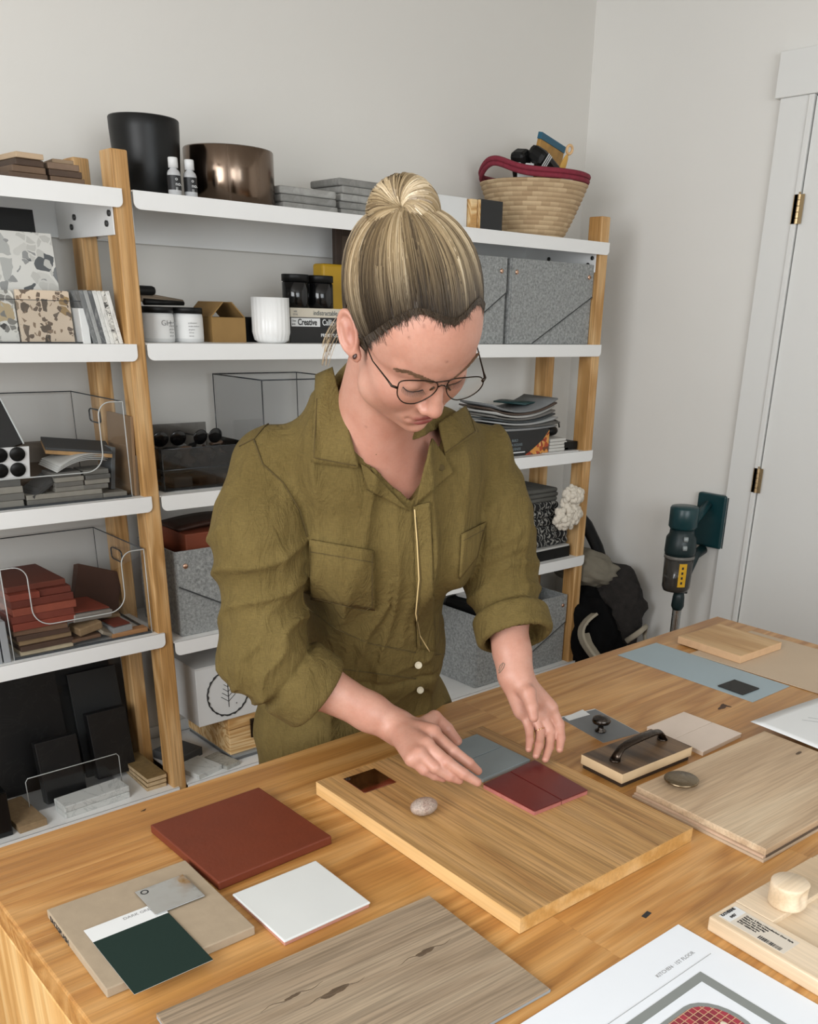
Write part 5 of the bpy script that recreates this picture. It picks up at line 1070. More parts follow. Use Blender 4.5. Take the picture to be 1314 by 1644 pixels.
# --- head
EAR_C = A3(.0785, -.014, -.010)
_ea = A3(0, -.62, .50); _ea = _ea/np.linalg.norm(_ea); _en = A3(.86, .42, .15); _en -= _ea*(_en @ _ea); _en /= np.linalg.norm(_en); _eb = np.cross(_ea, _en)
EAR_R = np.stack([_en, _eb, _ea], 1)
def head_sdf(P):
    p = Hl(P); x = p[..., 0]; ax_ = np.abs(x); q = np.stack([ax_, p[..., 1], p[..., 2]], -1)
    d = ell(q, (0, -.012, .045), (.0715, .095, .084))
    d = smin(d, ell(q, (0, .026, .035), (.066, .066, .066)), .03)            # forehead
    d = smin(d, ell(q, (0, .026, -.028), (.063, .060, .080)), .03)           # face
    d = smin(d, ell(q, (0, .036, -.072), (.052, .050, .042)), .022)          # jaw
    d = smin(d, sph(q, (.033, .054, -.036), .0315), .02)                     # cheeks
    d = smin(d, sph(q, (.043, .030, -.070), .026), .02)
    d = smin(d, ell(q, (0, .076, -.100), (.017, .016, .014)), .02)           # chin
    d = smin(d, ell(q, (0, .030, -.096), (.040, .042, .024)), .02)
    d = smin(d, cone(q, (.010, .082, .018), (.046, .066, .020), .011, .009), .012)   # brow
    d = smax(d, -sph(q, (.032, .1025, -.002), .0185), .010)                  # socket
    d = smin(d, sph(q, (.0315, .0745, -.002), .0140), .004)                  # lowered lid over the eye
    d = smax(d, -cone(q, (.020, .0905, .0055), (.042, .0850, .0055), .0012, .0010), .003)
    # nose
    d = smin(d, cone(p, (0, .084, .010), (0, .1015, -.034), .0072, .0100), .009)
    d = smin(d, sph(p, (0, .1035, -.0385), .0100), .006)
    d = smin(d, ell(q, (.0115, .0945, -.0425), (.0068, .0095, .0068)), .005)
    d = smax(d, -ell(q, (.0065, .0985, -.0495), (.0032, .0050, .0030)), .003)
    # mouth
    d = smin(d, ell(p, (0, .080, -.070), (.030, .014, .020)), .012)
    d = smin(d, ell(p, (0, .0915, -.0655), (.0175, .0062, .0048)), .004)
    d = smin(d, ell(p, (0, .0905, -.0765), (.0150, .0068, .0058)), .004)
    zz = -.0708+.0022*np.cos(ax_*180)-.0006
    slit = np.stack([ax_, p[..., 1], p[..., 2]-zz], -1)
    d = smax(d, -ell(slit, (0, .098, 0), (.0225, .010, .0011)), .002)
    d = smax(d, -sph(q, (.0245, .0900, -.0700), .0030), .005)
    # philtrum and chin crease
    d = smax(d, -ell(p, (0, .100, -.0565), (.0028, .005, .006)), .005)
    d = smax(d, -ell(p, (0, .098, -.0875), (.016, .008, .0035)), .008)
    # ears
    e = (q-EAR_C) @ EAR_R
    rim = np.sqrt((np.sqrt((e[..., 1]/.62)**2+(e[..., 2])**2)-.0245)**2*.8+(e[..., 0]-.0045)**2)-.0037
    body = ell(e, (0, 0, 0), (.0055, .0150, .0255)); lobe = ell(e, (.001, .004, -.0285), (.0050, .0085, .0095))
    anti = cone(e, (.003, .002, -.012), (.004, -.005, .012), .0032, .0028)
    ear = smin(smin(smin(body, rim, .004), lobe, .006), anti, .003)
    ear = smax(ear, -ell(e, (.0065, .0045, -.004), (.0045, .0058, .0105)), .002)
    ear = smin(ear, ell(e, (.001, .0125, -.003), (.0042, .0045, .0065)), .003)
    return smin(d, ear, .004)
NECK_T = Hw(0, -.030, -.045); NECK_B = A3(.885, 1.165, 1.345)
SR = dp(438, 752, 1.45); SL = dp(768, 735, 1.585); ER = dp(424, 1052, 1.515); EL = dp(803, 925, 1.665)
CHEST = A3(.955, 1.235, 1.19)
LAT = A3(.90, -.44, 0); LAT /= np.linalg.norm(LAT); FR = A3(-.44, -.90, 0); FR /= np.linalg.norm(FR)
UPT = A3(-.10, -.22, .46); UPT /= np.linalg.norm(UPT)
FR2 = FR-UPT*(FR @ UPT); FR2 /= np.linalg.norm(FR2); LAT2 = np.cross(FR2, UPT); LAT2 *= np.sign(LAT2 @ LAT)
TB = np.stack([LAT2, FR2, UPT], 1)
def chest_sdf(P):
    d = cone(P, NECK_T, NECK_B, .049, .057)
    d = smin(d, cone(P, Hw(0, .010, -.075), NECK_B-UPT*.02+FR2*.02, .036, .050), .03)
    d = smin(d, chain(P, [SR+LAT2*.02, NECK_B-UPT*.035, SL-LAT2*.02], [.045, .058, .045], .03), .04)
    d = smin(d, ell(P, CHEST+UPT*.02, (.155, .100, .15), TB), .05)
    return d
def bust(P, off):
    d = None
    for s in (-1, 1):
        b = sph(P, CHEST+LAT2*s*.078+FR2*.052-UPT*.035, .068+off); d = b if d is None else smin(d, b, .03)
    return d
def skin_top(P): return smin(smin(head_sdf(P), chest_sdf(P), .018), bust(P, 0), .05)
# --- hands
WR = dp(636, 1166, 1.575); WL = dp(828, 1081, 1.615)
def hand(P, wrist, fore, fingers, thumb, pal, heel, k=.008):
    d = chain(P, fore, [.040, .041, .030, .0265], .02)
    pm = None
    for (kn, r) in pal:
        c = cone(P, wrist, kn, .019, r); pm = c if pm is None else smin(pm, c, .012)
    for a, b, r in heel: pm = smin(pm, cone(P, a, b, r, r*.85), .012)
    d = smin(d, pm, .02)
    for f_ in fingers+[thumb]:
        pts, rs = f_; c = chain(P, pts, rs, .003); d = smin(d, c, k*.5)
    return d
# her right hand (at the left in the photo): index and middle reach to the red tile
FA_R = [ER, ER+(WR-ER)*.35, ER+(WR-ER)*.8, WR]
R_idx = [dz(694, 1176, .866), dz(728, 1206, .850), dz(753, 1225, .830), dz(768, 1238, .812)]
R_mid = [dz(684, 1195, .863), dz(717, 1223, .846), dz(744, 1242, .827), dz(767, 1256, .810)]
R_rng = [dz(673, 1210, .856), dz(699, 1232, .839), dz(722, 1246, .822), dz(738, 1253, .812)]
R_pnk = [dz(662, 1219, .848), dz(681, 1236, .832), dz(698, 1245, .819), dz(712, 1250, .812)]
R_thb = [WR*.55+dz(693, 1180, .866)*.45+A3(.022, .008, -.005), dz(698, 1152, .852), dz(718, 1169, .830), dz(735, 1190, .812)]
def hand_R(P):
    return hand(P, WR, FA_R, [(R_idx, [.0112, .0098, .0088, .0070]), (R_mid, [.0114, .0100, .0088, .0070]), (R_rng, [.0106, .0094, .0083, .0066]), (R_pnk, [.0098, .0085, .0075, .0060])],
                (R_thb, [.015, .0125, .0105, .0082]), [(R_idx[0], .0138), (R_mid[0], .0140), (R_rng[0], .0134), (R_pnk[0], .0125)],
                [(WR+A3(.0, -.02, -.012), dz(668, 1212, .838), .019), (WR, R_thb[0], .017), (R_thb[0], R_idx[0], .012)])
# her left hand: palm turned to the camera, fingers hanging, thumb in front
FA_L = [EL, EL+(WL-EL)*.35, EL+(WL-EL)*.8, WL]
L_idx = [dp(885, 1136, 1.625), dp(899, 1163, 1.63), dp(901, 1185, 1.62), dp(899, 1203, 1.61)]
L_mid = [dp(871, 1146, 1.628), dp(885, 1175, 1.625), dp(882, 1200, 1.61), dp(876, 1219, 1.595)]
L_rng = [dp(857, 1148, 1.625), dp(868, 1175, 1.62), dp(866, 1197, 1.60), dp(861, 1213, 1.588)]
L_pnk = [dp(842, 1146, 1.62), dp(850, 1170, 1.612), dp(851, 1188, 1.60), dp(849, 1203, 1.59)]
L_thb = [dp(832, 1095, 1.605), dp(848, 1113, 1.588), dp(854, 1134, 1.578), dp(857, 1152, 1.572)]
def hand_L(P):
    return hand(P, WL, FA_L, [(L_idx, [.0098, .0086, .0078, .0064]), (L_mid, [.0100, .0088, .0080, .0064]), (L_rng, [.0095, .0084, .0076, .0062]), (L_pnk, [.0088, .0076, .0068, .0056])],
                (L_thb, [.0165, .0145, .0110, .0086]), [(L_idx[0], .0128), (L_mid[0], .0130), (L_rng[0], .0125), (L_pnk[0], .0120)],
                [(dp(818, 1090, 1.61), dp(836, 1140, 1.615), .0155), (dp(838, 1095, 1.60), dp(858, 1125, 1.61), .0150)])
# --- clothing
def wr(p, dirs, seed):
    rnd = np.random.RandomState(seed); w = 0
    for i in range(4):
        k = rnd.normal(size=3)*(9+7*i); w = w+np.sin(p @ k+rnd.uniform(0, 6))/(1+.6*i)
    return w
WAIST = A3(1.022, 1.375, .90); HIP = A3(1.052, 1.445, .745)
def ridge(ph, sharp=2.2): return (1-np.abs(np.sin(ph)))**sharp
def cloth_core(P):
    tor = ell(P, CHEST+UPT*.015, (.178, .122, .185), TB)
    tor = smin(tor, bust(P, .014), .045)
    tor = smin(tor, chain(P, [CHEST-UPT*.04-FR2*.01, WAIST], [.140, .125], .05), .06)
    tor = smin(tor, ell(P, WAIST, (.165, .125, .12), TB), .05)
    tor = smin(tor, ell(P, HIP, (.195, .130, .16), TB), .06)
    tor = smin(tor, chain(P, [SR, NECK_B-UPT*.030, SL], [.060, .070, .056], .04), .05)
    tor = smin(tor, cone(P, NECK_B-FR2*.035, NECK_B+UPT*.02-FR2*.045, .062, .060), .03)
    return tor
CR = dp(488, 1098, 1.545); CL = dp(823, 1003, 1.635)
MR = dp(417, 860, 1.455); ML = dp(792, 830, 1.62)
def sleeves(P):
    r = chain(P, [SR, MR, ER, CR], [.070, .071, .067, .060], .04)
    l = chain(P, [SL, ML, EL, CL], [.062, .066, .064, .058], .04)
    return r, l
def fold_field(P):
    q = (P-CHEST) @ TB; u, v, w = q[..., 0], q[..., 1], q[..., 2]
    n1 = wr(P, None, 3)*.35
    a = ridge(u*44+n1*1.8+w*5*np.sign(u), 1.3)*.0105*np.clip((w+.45)*4, 0, 1)
    a = a+ridge(u*19+n1*1.5+w*3+2., 1.3)*.011
    a = a+ridge(w*30+u*14+n1*2., 2.)*.004*np.clip(-(w+.12)*8, 0, 1)
    return a
def arm_folds(P, A, B, seed, k1=52, amp=.007):
    ab = B-A; L_ = np.linalg.norm(ab); t = ((P-A) @ ab)/(L_*L_); n = wr(P, None, seed)
    side = (P-A) @ LAT2
    return amp*ridge(t*L_*k1+side*22+n*1.1, 1.6)*np.clip(t*1.8+.1, 0, 1)*np.clip(1.6-t, 0, 1)
# V opening of the shirt front
def _m0(px, py, t0):
    r_ = _ray(px, py); t = t0
    for _ in range(60): t += float(smin(cloth_core((_C+r_*t)[None]), chest_sdf((_C+r_*t)[None]), .01)[0])/np.linalg.norm(r_)*.8
    return _C+r_*t
VB = _m0(664, 806, 1.1); VR = _m0(545, 708, 1.0)+_ray(545, 640)*-.005; VL = _m0(722, 700, 1.1)
print('V', VB, VR, VL)
VN = np.cross(VL-VB, VR-VB); VN /= np.linalg.norm(VN); VN *= -np.sign(VN @ _ray(664, 806))*1.
VN = VN/np.linalg.norm(VN)
def half(a, b, inside):
    m = np.cross(VN, b-a); m /= np.linalg.norm(m)
    if (inside-a) @ m > 0: m = -m
    return a, m                           # distance negative inside
VI = (VB+VR+VL)/3
H1, H2 = half(VB, VR, VI), half(VB, VL, VI); _q0, _q1 = _m0(524, 600, 1.0), _m0(562, 745, 1.0); H3 = half(_q0, _q1, VI)
def wedge(P):
    a = (P-H1[0]) @ H1[1]; b = (P-H2[0]) @ H2[1]
    dn = (P-VB) @ VN
    c = (P-H3[0]) @ H3[1]
    return np.maximum(np.maximum(smax(a, b, .008), c), -dn-.115)
neck_hole = lambda P: cone(P, NECK_T+(NECK_T-NECK_B)*.4, NECK_B+UPT*.0, .075, .060)
def cuff_cut(P, C, E, r):
    ax_ = (C-E)/np.linalg.norm(C-E); t = (P-C) @ ax_; return t, ax_
def cloth_sdf(P, cut=True, folds=True):
    tor = cloth_core(P); r, l = sleeves(P)
    if folds:
        tor = tor+fold_field(P)*-1+.008
        nv = wr(P, None, 12)
        r = r-arm_folds(P, SR, ER, 5, 30, .010)-arm_folds(P, ER-(CR-ER), CR, 6, 55, .008)-.004*ridge(((P-SR) @ FR2)*30+nv, 1.6)+.006
        l = l-arm_folds(P, SL, EL, 7, 30, .009)-arm_folds(P, EL-(CL-EL), CL, 9, 55, .007)-.004*ridge(((P-SL) @ LAT2)*34+nv, 1.6)+.006
        q = (P-CHEST) @ TB; w = q[..., 2]
    # cuffs: thick rolled bands, cut square and hollow
    tr, ar = cuff_cut(P, CR, ER, .06); tl, al = cuff_cut(P, CL, EL, .06)
    r = smax(r, tr-.028, .006); l = smax(l, tl-.020, .006)
    cr = smax(cone(P, CR-ar*.035, CR+ar*.030, .072, .070)-.002*ridge(((P-CR) @ LAT2)*50, 1.5), np.abs(tr-.002)-.030, .012)
    cl = smax(cone(P, CL-al*.035, CL+al*.030, .067, .067)-.002*ridge(((P-CL) @ LAT2)*50, 1.5), np.abs(tl-.002)-.026, .010)
    r = r+.005*np.exp(-((tr+.036)/.006)**2); l = l+.005*np.exp(-((tl+.032)/.006)**2); r = smin(r, cr, .003); l = smin(l, cl, .003)
    r = np.maximum(r, -(np.maximum(cone(P, CR-ar*.005, CR+ar*.09, .056, .060), -(tr-.0))))
    l = np.maximum(l, -(np.maximum(cone(P, CL-al*.005, CL+al*.09, .055, .058), -(tl-.0))))
    d = smin(smin(tor, r, .010), l, .010)
    # arm-hole creases, waist seam
    ws = (P-WAIST) @ A3(.0, -.25, .97); d = d+np.where(np.abs(tor) < .05, .004*np.exp(-(ws/.006)**2), 0)-.003*np.exp(-((ws+.02)/.018)**2)*(np.abs(tor) < .04)
    if cut:
        d = np.maximum(d, -wedge(P)); d = np.maximum(d, -neck_hole(P))
    return d
def legs(P):
    HR = HIP-LAT2*.095-A3(0, 0, .06); HL = HIP+LAT2*.095-A3(0, 0, .06)
    d = chain(P, [HR, A3(HR[0]-.01, HR[1]+.02, .42), A3(HR[0]-.01, HR[1]+.03, .10)], [.110, .085, .075], .05)
    e = chain(P, [HL, A3(HL[0]+.01, HL[1]+.02, .42), A3(HL[0]+.01, HL[1]+.03, .10)], [.110, .085, .075], .05)
    return smin(d, e, .03)
def cloth_all(P): return smin(cloth_sdf(P), legs(P), .05)
def march(f, px, py, t0, off=0., n=60):
    r_ = _ray(px, py); L_ = np.linalg.norm(r_); t = t0
    for _ in range(n):
        d = float(f((_C+r_*t)[None])[0])-off; t += d/L_*.85
        if abs(d) < 2e-4: break
    return _C+r_*t
# ---- skin material
def skin():
    m, n, l, b = new_mat('skin'); v = mapping(n, l)
    at = n.new('ShaderNodeAttribute'); at.attribute_name = 'tint'
    t = noise(n, l, v, 28, 5, .6); t2 = noise(n, l, v, 260, 3, .6)
    base = ramp(n, l, t, [(.3, 'b37f6b'), (.7, 'be8f7c')])
    base = mix(n, l, 1., base, ramp(n, l, t2, [(.35, .95), (.65, 1.)]), 'MULTIPLY')
    sp = n.new('ShaderNodeSeparateColor'); l.new(at.outputs['Color'], sp.inputs[0])
    base = mix(n, l, sp.outputs[0], base, '9c5d4e'); base = mix(n, l, sp.outputs[1], base, '7c3b38'); base = mix(n, l, sp.outputs[2], base, '6b3f30')
    l.new(base, b.inputs['Base Color']); b.inputs['Roughness'].default_value = .48
    b.inputs['Subsurface Weight'].default_value = .18; b.inputs['Subsurface Radius'].default_value = (1, .35, .2); b.inputs['Subsurface Scale'].default_value = .008
    bump(n, l, b, t2, .12, .0006); return m
MOLES = [march(head_sdf, 681, 524, 1.0), march(head_sdf, 657, 542, 1.0), march(head_sdf, 718, 581, 1.0), march(skin_top, 588, 685, 1.1)]
def tint(V):
    p = Hl(V); ax_ = np.abs(p[:, 0]); g = lambda c, s: np.exp(-(((p[:, 0]-c[0])/s[0])**2+((p[:, 1]-c[1])/s[1])**2+((p[:, 2]-c[2])/s[2])**2))
    q = np.stack([ax_, p[:, 1], p[:, 2]], 1); gq = lambda c, s: np.exp(-((q-np.array(c))**2/np.array(s)**2).sum(1))
    red = .45*gq((.042, .06, -.035), (.022, .04, .02))+.35*gq((0, .112, -.04), (.014, .014, .012))+.5*gq((.08, -.01, -.01), (.012, .02, .03))
    for K_ in (R_idx, R_mid, R_rng, R_pnk, L_idx, L_mid, L_rng, L_pnk, R_thb, L_thb):
        for i in (1, 2, 3): red = red+.35*np.exp(-((V-K_[i])**2).sum(1)/.010**2)
    red = red+.28*np.exp(-((V-VI)**2).sum(1)/.09**2)
    lips = np.clip(1.7*gq((0, .0955, -.0655), (.0175, .009, .0036))+1.7*gq((0, .0950, -.0765), (.0155, .009, .0050)), 0, 1)
    nd = np.zeros(len(V))
    for m_ in MOLES: nd = nd+.8*np.exp(-((V-m_)**2).sum(1)/.0016**2)
    nd = nd+.6*gq((.0065, .0985, -.0492), (.0035, .006, .0028))
    return np.clip(np.stack([red, lips, nd], 1), 0, 1)
per = empty('person', (1.0, 1.45, 0)); tag(per, 'person in an olive green linen jumpsuit with a blond hair bun, bending over the table', 'person')
def at_per(o): o.parent = per; o.matrix_parent_inverse = Matrix.Translation((-1.0, -1.45, 0)); return o
M_SKIN = skin()
top = mesh_sdf(skin_top, HT-.15, HT+.15, .0022)
# lower neck and chest down to under the shirt
tV, tQ = mesh_sdf(lambda P: np.maximum(skin_top(P), -(sph(P, HT, 9)*0+1)), (.66, .88, 1.10), (1.16, 1.36, 1.64), .0026)
hR = mesh_sdf(hand_R, np.minimum(ER, R_idx[3])-.09, np.maximum(ER, R_thb[0])+.09, .0019)
hL = mesh_sdf(hand_L, np.minimum(EL, L_pnk[3])-.08, np.maximum(EL, L_idx[3])+.08, .0019)
def inner(P):
    d = chain(P, [CHEST, WAIST, HIP], [.09, .085, .11], .05)
    d = smin(d, chain(P, [CHEST+UPT*.06, SR, MR, ER], [.07, .045, .045, .040], .03), .04); d = smin(d, chain(P, [CHEST+UPT*.06, SL, ML, EL], [.07, .045, .045, .040], .03), .04)
    return d
inn = mesh_sdf(inner, (.5, .85, .55), (1.4, 1.7, 1.45), .009)
body = at_per(np_mesh('body', [(tV, tQ), hR, hL, inn], [M_SKIN], None, tint))
# ---- linen jumpsuit
def linen(name='olive_linen', c=('5b4c28', '6b5b34')):
    m, n, l, b = new_mat(name); v = mapping(n, l)
    t = noise(n, l, v, 9, 5, .6); base = ramp(n, l, t, [(.3, c[0]), (.7, c[1])])
    wv = n.new('ShaderNodeMapping'); l.new(v, wv.inputs[0]); wv.inputs['Scale'].default_value = (900, 900, 90); w1 = noise(n, l, wv.outputs[0], 1, 2)
    wv2 = n.new('ShaderNodeMapping'); l.new(v, wv2.inputs[0]); wv2.inputs['Scale'].default_value = (120, 120, 900); w2 = noise(n, l, wv2.outputs[0], 1, 2)
    ww = mix(n, l, .5, w1, w2); base = mix(n, l, 1., base, ramp(n, l, ww, [(.35, .78), (.62, 1.06)]), 'MULTIPLY')
    l.new(base, b.inputs['Base Color']); b.inputs['Roughness'].default_value = .9; b.inputs['Sheen Weight'].default_value = .0; b.inputs['Specular IOR Level'].default_value = .2
    cr = n.new('ShaderNodeMapping'); l.new(v, cr.inputs[0]); cr.inputs['Scale'].default_value = (38, 38, 11); cn = noise(n, l, cr.outputs[0], 1, 5, .6, 1.2)
    b1 = n.new('ShaderNodeBump'); b1.inputs['Strength'].default_value = .35; b1.inputs['Distance'].default_value = .0008; l.new(ww, b1.inputs['Height'])
    b2 = n.new('ShaderNodeBump'); b2.inputs['Strength'].default_value = .8; b2.inputs['Distance'].default_value = .009; l.new(cn, b2.inputs['Height']); l.new(b1.outputs[0], b2.inputs['Normal']); l.new(b2.outputs[0], b.inputs['Normal'])
    return m
M_LIN = linen(); M_SEAM = plain('4d3e1b', .9, var=.1, name='seam_thread')
suit = at_per(np_mesh('jumpsuit', [mesh_sdf(cloth_all, (.5, .85, .50), (1.40, 1.75, 1.60), .0042), mesh_sdf(cloth_all, (.5, 1.1, .09), (1.40, 1.75, .5004), .0042*3)], [M_LIN]))
FULL = lambda P: cloth_sdf(P, cut=False)
SMO = lambda P: cloth_sdf(P, cut=False, folds=False)
def cloth_points(pts, off=.004, f=FULL, drop=False):
    """points of the cloth surface, found together by sphere tracing"""
    R_ = np.array([_ray(x, y) for x, y in pts]); L_ = np.linalg.norm(R_, axis=1); offv = np.broadcast_to(np.asarray(off, float), (len(pts),)); t = np.full(len(pts), 1.0)
    for _ in range(90): t = np.minimum(t+(f(_C+R_*t[:, None])-offv)/L_*.8, 2.6)
    ok = t < 2.3
    if drop: return (_C+R_*t[:, None])[ok]
    if ok.any() and not ok.all():
        I_ = np.arange(len(t)); g = I_[ok]; t = np.array([t[i] if ok[i] else t[g[np.argmin(np.hypot(*(np.array(pts)[g]-np.array(pts)[i]).T))]] for i in I_])
    return _C+R_*t[:, None]
def on_cloth(px, py, off=.004, f=FULL): return cloth_points([(px, py)], off, f)[0]
def patch(name, corners, nu, nv, off, thick, edge_lift=0., f=FULL, mat=None):
    """four-sided flap lying on the cloth, corners in order a b c d (a-b top edge)"""
    a, b, c, d = corners; uv = [(i/nu, j/nv) for j in range(nv+1) for i in range(nu+1)]
    P2 = [((a[0]*(1-u)+b[0]*u)*(1-v)+(d[0]*(1-u)+c[0]*u)*v, (a[1]*(1-u)+b[1]*u)*(1-v)+(d[1]*(1-u)+c[1]*u)*v) for u, v in uv]
    P3 = cloth_points(P2, [off+edge_lift*v for u, v in uv], f)
    fs = [(j*(nu+1)+i, j*(nu+1)+i+1, (j+1)*(nu+1)+i+1, (j+1)*(nu+1)+i) for j in range(nv) for i in range(nu)]
    o = MB().add([tuple(p) for p in P3], fs, 0, True).build(name, mat or M_LIN); s_ = o.modifiers.new('s', 'SOLIDIFY'); s_.thickness = thick; s_.offset = 0
    return at_per(o)
def seam(name, pts, r=.0011, off=.0018, f=FULL, mat=None):
    P_ = []
    for i in range(len(pts)-1):
        n_ = max(2, int(math.hypot(pts[i+1][0]-pts[i][0], pts[i+1][1]-pts[i][1])/7))
        P_ += [(pts[i][0]+(pts[i+1][0]-pts[i][0])*k/n_, pts[i][1]+(pts[i+1][1]-pts[i][1])*k/n_) for k in range(n_+(i == len(pts)-2))]
    return at_per(MB().tube([tuple(p) for p in cloth_points(P_, off, f, True)], r, 6).build(name, mat or M_SEAM))
# ------------------------------------------------------------------ clothing details
patch('collar', [(508, 602), (534, 590), (577, 752), (500, 742)], 14, 20, .010, .0035, -.002)
patch('collar', [(704, 680), (747, 652), (768, 694), (715, 731)], 12, 12, .010, .0035, -.002)
patch('lapel', [(694, 704), (715, 733), (729, 757), (665, 813)], 10, 14, .0065, .003, 0)
patch('placket', [(579, 744), (590, 750), (660, 822), (590, 786)], 10, 12, .0055, .003, 0)
patch('placket', [(664, 812), (691, 806), (700, 1046), (671, 1040)], 6, 30, .0045, .003, 0)
patch('chest_pocket', [(497, 866), (601, 884), (602, 980), (499, 962)], 14, 14, .0050, .003, 0)
patch('chest_pocket', [(741, 858), (781, 838), (766, 894), (738, 930)], 8, 12, .0050, .003, 0)
def offs(pts, dx, dy): return [(x+dx, y+dy) for x, y in pts]
S1 = [(493, 645), (456, 664), (425, 684), (408, 704), (384, 716)]; S2 = [(408, 706), (422, 745), (455, 775), (482, 820), (494, 862)]
for nm, pts, off in (('shoulder_seam', S1, .0012), ('armhole_seam', S2, .0012), ('pocket_seam', [(499, 886), (600, 903)], .0068), ('pocket_seam', [(598, 890), (598, 974), (586, 981), (503, 961)], .0068),
                     ('collar_seam', [(509, 640), (504, 735), (572, 748)], .0118), ('collar_seam', [(754, 662), (764, 692), (716, 727)], .0118),
                     ('waist_seam', [(492, 975), (540, 1010), (592, 1033), (668, 1048)], .001), ('waist_seam', [(546, 1074), (608, 1082), (668, 1090)], .001), ('waist_seam', [(700, 1052), (722, 1048)], .001),
                     ('pocket_seam', [(745, 868), (777, 851)], .0068), ('placket_seam', [(668, 830), (676, 930), (670, 1000), (676, 1035)], .0065)):
    seam(nm, pts, .0007 if 'collar' in nm or 'pocket' in nm else .0010, off)
M_BTN = plain('b9ad93', .35, var=.1, name='shell_button'); M_THR = plain('c9b07c', .8, name='pale_thread')
for (px, py, ry) in ((672, 1068, .3), (675, 1108, .2), (709, 751, .9)):
    p = on_cloth(px, py, .0085)
    b = MB().lathe([(1e-4, .0012), (.0055, .0012), (.0065, .002), (.0068, .0004), (.0055, 0), (1e-4, 0)], 22).build('button', M_BTN if py > 900 else M_SEAM, loc=tuple(p), rot=(PI/2-.3, 0, -.5)); at_per(b)
    b.scale = (1, 1, 1) if py > 900 else (.7, .7, 1)
seam('placket_edge', [(666, 818), (670, 870), (673, 930), (668, 985), (674, 1020), (690, 1046)], .0012, .0062, mat=M_THR)
# ------------------------------------------------------------------ hair
def hair_mat():
    m, n, l, b = new_mat('blond_hair'); uv = n.new('ShaderNodeUVMap'); uv.uv_map = 'UVMap'; sp = n.new('ShaderNodeSeparateXYZ'); l.new(uv.outputs[0], sp.inputs[0])
    blond = ramp(n, l, sp.outputs[0], [(0, '4e4131'), (.25, '7d6b52'), (.55, '9b8767'), (.8, 'bfac8d'), (1, 'dccfb5')])
    root = ramp(n, l, sp.outputs[0], [(0, '2b231b'), (.6, '43372a'), (1, '63543f')])
    ad = n.new('ShaderNodeMath'); ad.operation = 'MULTIPLY'; l.new(sp.outputs[1], ad.inputs[1]); au = n.new('ShaderNodeMath'); au.operation = 'ADD'; au.inputs[1].default_value = .55; l.new(sp.outputs[0], au.inputs[0]); l.new(au.outputs[0], ad.inputs[0])
    f = ramp(n, l, ad.outputs[0], [(.06, 0.), (.55, 1.)])
    l.new(mix(n, l, f, root, blond), b.inputs['Base Color']); b.inputs['Roughness'].default_value = .42; b.inputs['Specular IOR Level'].default_value = .45; b.inputs['Anisotropic'].default_value = .5; return m
M_HAIR = hair_mat()
HC = A3(0, -.012, .045); HR_ = A3(.0715, .095, .084)
pxs = [(750, 521), (740, 526), (726, 520), (712, 516), (695, 508), (677, 503), (660, 506), (642, 516), (622, 528), (606, 541), (594, 549), (587, 563)]
right = []
for q in pxs:
    t = 1.0
    p = Hl(march(head_sdf, q[0], q[1], 1.0)); right.append(p)
_rr = np.array(sorted([tuple(p) for p in right])); mid = A3(0, np.interp(0, _rr[:, 0], _rr[:, 1]), np.interp(0, _rr[:, 0], _rr[:, 2]))
right = [mid]+[p for p in right if p[0] > .004]
right += [A3(.0725, .010, .0), A3(.0735, -.008, .020), A3(.0740, -.030, .022), A3(.070, -.052, -.004), A3(.060, -.066, -.042), A3(.034, -.080, -.074), A3(0, -.086, -.084)]
print('hairline', [tuple(float(x) for x in np.round(p, 3)) for p in right])
loop = right+[p*A3(-1, 1, 1) for p in right[-2:0:-1]]
loop = np.array(loop+[loop[0]]); seg = np.r_[0, np.cumsum(np.linalg.norm(np.diff(loop, axis=0), axis=1))]; seg /= seg[-1]
def hl_pt(s): s = s % 1; return np.array([np.interp(s, seg, loop[:, k]) for k in range(3)])
_rb = _ray(649, 327); BUN = Hl(_C+_rb*1.122); BN = (BUN-HC)/np.linalg.norm(BUN-HC); BASE = HC+(BUN-HC)*.86
print('bun', BUN)
def rho(p): return np.linalg.norm((p-HC)/HR_)
def hair_pt(s, t, ex=0.):
    a = hl_pt(s); e = (BASE-HC)/HR_; e /= np.linalg.norm(e); ra = rho(a); u = (a-HC)/HR_/ra
    w = math.acos(max(-1, min(1, u @ e))); q = (u*math.sin((1-t)*w)+e*math.sin(t*w))/max(1e-6, math.sin(w)); q /= np.linalg.norm(q)
    back = max(0, -u[1])*.6+abs(u[0])*.75
    k = ra*(1-t)**2+(1-(1-t)**2)*(1.055+.10*math.sin(PI*min(1, t*1.05))*(.45+back))
    return HC+q*HR_*(k+ex)
hair = MB(); uvs = []
def add_strip(pts, rad, u, n=3):
    global uvs
    nb = len(hair.f); hair.tube([tuple(Hw(*p)) for p in pts], rad, n, cap=False); N = len(pts)
    for i in range(N-1):
        for k in range(n): uvs += [(u, i/(N-1)), (u, i/(N-1)), (u, (i+1)/(N-1)), (u, (i+1)/(N-1))]
